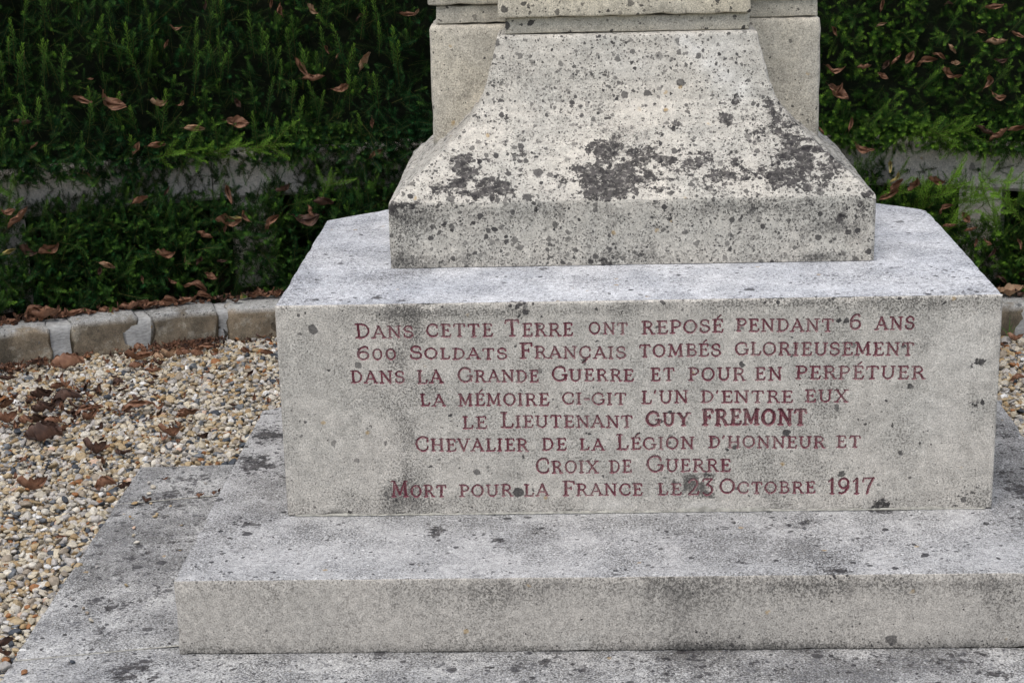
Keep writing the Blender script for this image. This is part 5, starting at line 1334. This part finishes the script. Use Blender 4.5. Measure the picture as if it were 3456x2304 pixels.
for i, (zone, x, y, z, L_, ang, tone, sx_) in enumerate(LEAVES):
    r = random.Random(i * 13 + 1); shp = r.randrange(8)
    if zone == 'gravel': shp = r.choice([1, 6, 4, 7, 2, 1, 6, 7])
    side = 'left' if x < 0 else 'right'
    recs.append(dict(i=i, zone=zone, p=(x, y, z), L=L_, ang=ang, tone=tone, shp=shp, side=side, sx=sx_))
from collections import defaultdict
def band(q):
    z, (x, y, zz3) = q['zone'], q['p']
    if z == 'upper': return 'high' if zz3 > .28 else ('midway up' if zz3 > .08 else 'near the foot')
    if z == 'lower': return 'upper half' if zz3 > -.36 else 'lower half'
    if z == 'gravel': return 'beside the kerb' if y > 1.80 else ('midway along' if y > 1.1 else 'near the paving')
    return ''
cnt_ = defaultdict(list)
for q in recs: cnt_[(q['zone'], q['side'], band(q), q['tone'])].append(q)
for key, qs in cnt_.items():
    qs.sort(key=lambda q: q['sx'])
    zone, side, bd, tone = key
    for k, q in enumerate(qs):
        o_ = '%s %s one from left' % (ORD[k], TONE[tone]) if len(qs) > 1 else 'the only %s one' % TONE[tone]
        if zone == 'upper': wh = {'high': 'high in hedge', 'midway up': 'midway up hedge', 'near the foot': 'just above rail'}[bd]
        elif zone == 'lower': wh = {'upper half': 'just below rail', 'lower half': 'low above kerb'}[bd]
        elif zone == 'kerb': wh = 'on kerb top'
        else: wh = {'beside the kerb': 'on gravel by kerb', 'midway along': 'on open gravel', 'near the paving': 'on gravel by paving'}[bd]
        q['label'] = '%s leaf %s, %s of monument, %s' % (LS[q['shp']], wh, side, o_)
for q in recs:
    r = random.Random(q['i'] * 7 + 5); x, y, z = q['p']; a = math.radians(q['ang']); me = LM[q['shp']][q['tone']]
    o = bpy.data.objects.new('dead_leaf', me); link(o)
    L_ = q['L'] * (.92 if q['zone'] == 'gravel' else 1.02); yk = .55 if q['zone'] == 'gravel' else .74; o.scale = (L_, L_ * r.uniform(.8, 1.1) * yk, L_ * r.uniform(.85, 1.2))
    if q['zone'] in ('upper', 'lower'):
        # leaf axis in the plane facing out of the hedge, with its broad side tipped outwards
        th = math.atan2(x - AC[0], y - AC[1]); tang = Vector((math.cos(th), -math.sin(th), 0)); outw = Vector((-math.sin(th), -math.cos(th), 0))
        ax = (tang * math.cos(a) + Vector((0, 0, 1)) * math.sin(a) + outw * r.uniform(-.15, .15)).normalized()
        nrm = (outw * r.uniform(.6, 1) + Vector((0, 0, 1)) * r.uniform(.3, .9) + tang * r.uniform(-.4, .4))
    elif q['zone'] == 'kerb':
        ax = Vector((math.cos(a * .5), math.sin(a * .5), .10 + .5 * abs(math.sin(a)))).normalized(); nrm = Vector((r.uniform(-.2, .2), r.uniform(-.7, -.2), 1))
    else:
        up_ = .75 if abs(q['ang']) >= 75 else .08
        ax = Vector((math.cos(a), math.sin(a) * 1.0, up_)).normalized(); nrm = Vector((r.uniform(-.4, .4), r.uniform(-.6, .2), 1))
    nrm = (nrm - ax * nrm.dot(ax)).normalized()
    if r.random() < .35 and q['zone'] != 'kerb': nrm = -nrm if q['zone'] == 'gravel' else nrm
    yv = nrm.cross(ax); M = Matrix((ax, yv, nrm)).transposed()
    o.rotation_euler = M.to_euler()
    zs = min((M @ Vector((v.co.x * o.scale.x, v.co.y * o.scale.y, v.co.z * o.scale.z))).z for v in me.vertices)
    if q['zone'] == 'gravel': z = -.671 - zs - .015 * float(sstep(3.65, 4.0, math.hypot(x - AC[0], y - AC[1])))
    elif q['zone'] == 'kerb':
        z = -.574 - zs
        th = math.atan2(x - AC[0], y - AC[1]); R = math.hypot(x - AC[0], y - AC[1]); R = min(max(R, 4.10), 4.135); x, y = AC[0] + R * math.sin(th), AC[1] + R * math.cos(th)
    o.location = (x, y, z)
    tag(o, q['label'], 'leaf', WHERE[q['zone']][1])

# crumbled litter: leaf scraps too many to count, against the kerb and drifted at the left
src3 = bpy.data.collections.new('litter_sources')
for i in (0, 2, 5, 7):
    me = LM[i][1 if i in (2, 7) else 0]; o_ = bpy.data.objects.new('leaf_scrap_%d' % i, me); src3.objects.link(o_)
lp = []; ls = []; lr = []
for _ in range(640):
    r = random
    if _ < 400:
        a = random.choice([random.uniform(-30, -14), random.uniform(-21.5, -17.5), random.uniform(-20.5, -18), random.uniform(-29, -26)]); R = 4.03 - DR - abs(random.gauss(0, .05)); x, y, z = pol(a, R, -.682)
    elif _ < 530: x = random.gauss(-1.74, .13); y = random.gauss(1.38, .12); z = -.671
    else: x = random.uniform(-2.1, -1.0); y = random.uniform(.5, 2.2); z = -.669
    if math.hypot(x - AC[0], y - AC[1]) > 4.035: continue
    lp.append((x, y, z + random.uniform(0, .006))); k = random.uniform(.009, .030) if _ < 400 else random.uniform(.010, .036); ls.append((k, k * random.uniform(.4, .8), k)); lr.append((random.uniform(-.7, .7), random.uniform(-.7, .7), random.uniform(0, 6.28)))
for _ in range(260):
    a = random.uniform(-31, -13) if _ < 200 else random.uniform(17, 24); x, y, z = pol(a, random.uniform(3.93, 3.98), -.572)
    lp.append((x, y, z + random.uniform(0, .012))); k = random.uniform(.012, .038); ls.append((k, k * random.uniform(.5, .9), k)); lr.append((random.uniform(-.7, .7), random.uniform(-.7, .7), random.uniform(0, 6.28)))
o = scatter('leaf_litter', np.array(lp), np.array(lr), np.array(ls), [random.randrange(4) for _ in lp], [.5] * len(lp), [.5] * len(lp), src3)
tag(o, 'crumbled brown leaf litter at the foot of the kerb and drifted on the gravel', kind='stuff')

# tuft of grass at the foot of the right kerb
vv = []; ff = []
for i, (dx, dy, h) in enumerate(((0, 0, .075), (.018, -.004, .055), (-.016, .002, .04), (.006, .004, .05))):
    b = len(vv)
    for j in range(6):
        u = j / 5; c = Vector((GRASS[0] + dx * (.3 + 2.2 * u * u), GRASS[1] - .01 + dy, -.685 + h * u)); w_ = .0016 * (1 - u ** 2) + .0002
        vv += [(c.x - w_, c.y, c.z), (c.x + w_, c.y + .0006, c.z)]
    ff += [(b + j * 2, b + j * 2 + 1, b + j * 2 + 3, b + j * 2 + 2) for j in range(5)]
M_gr = simple('grass_blade', (.06, .13, .025), (.09, .16, .04), 50, .5)
tag(obj('grass_tuft', mesh_np('grass', vv, np.array(ff)), M_gr), 'thin green grass tuft growing against the kerb right of the monument', 'grass tuft')
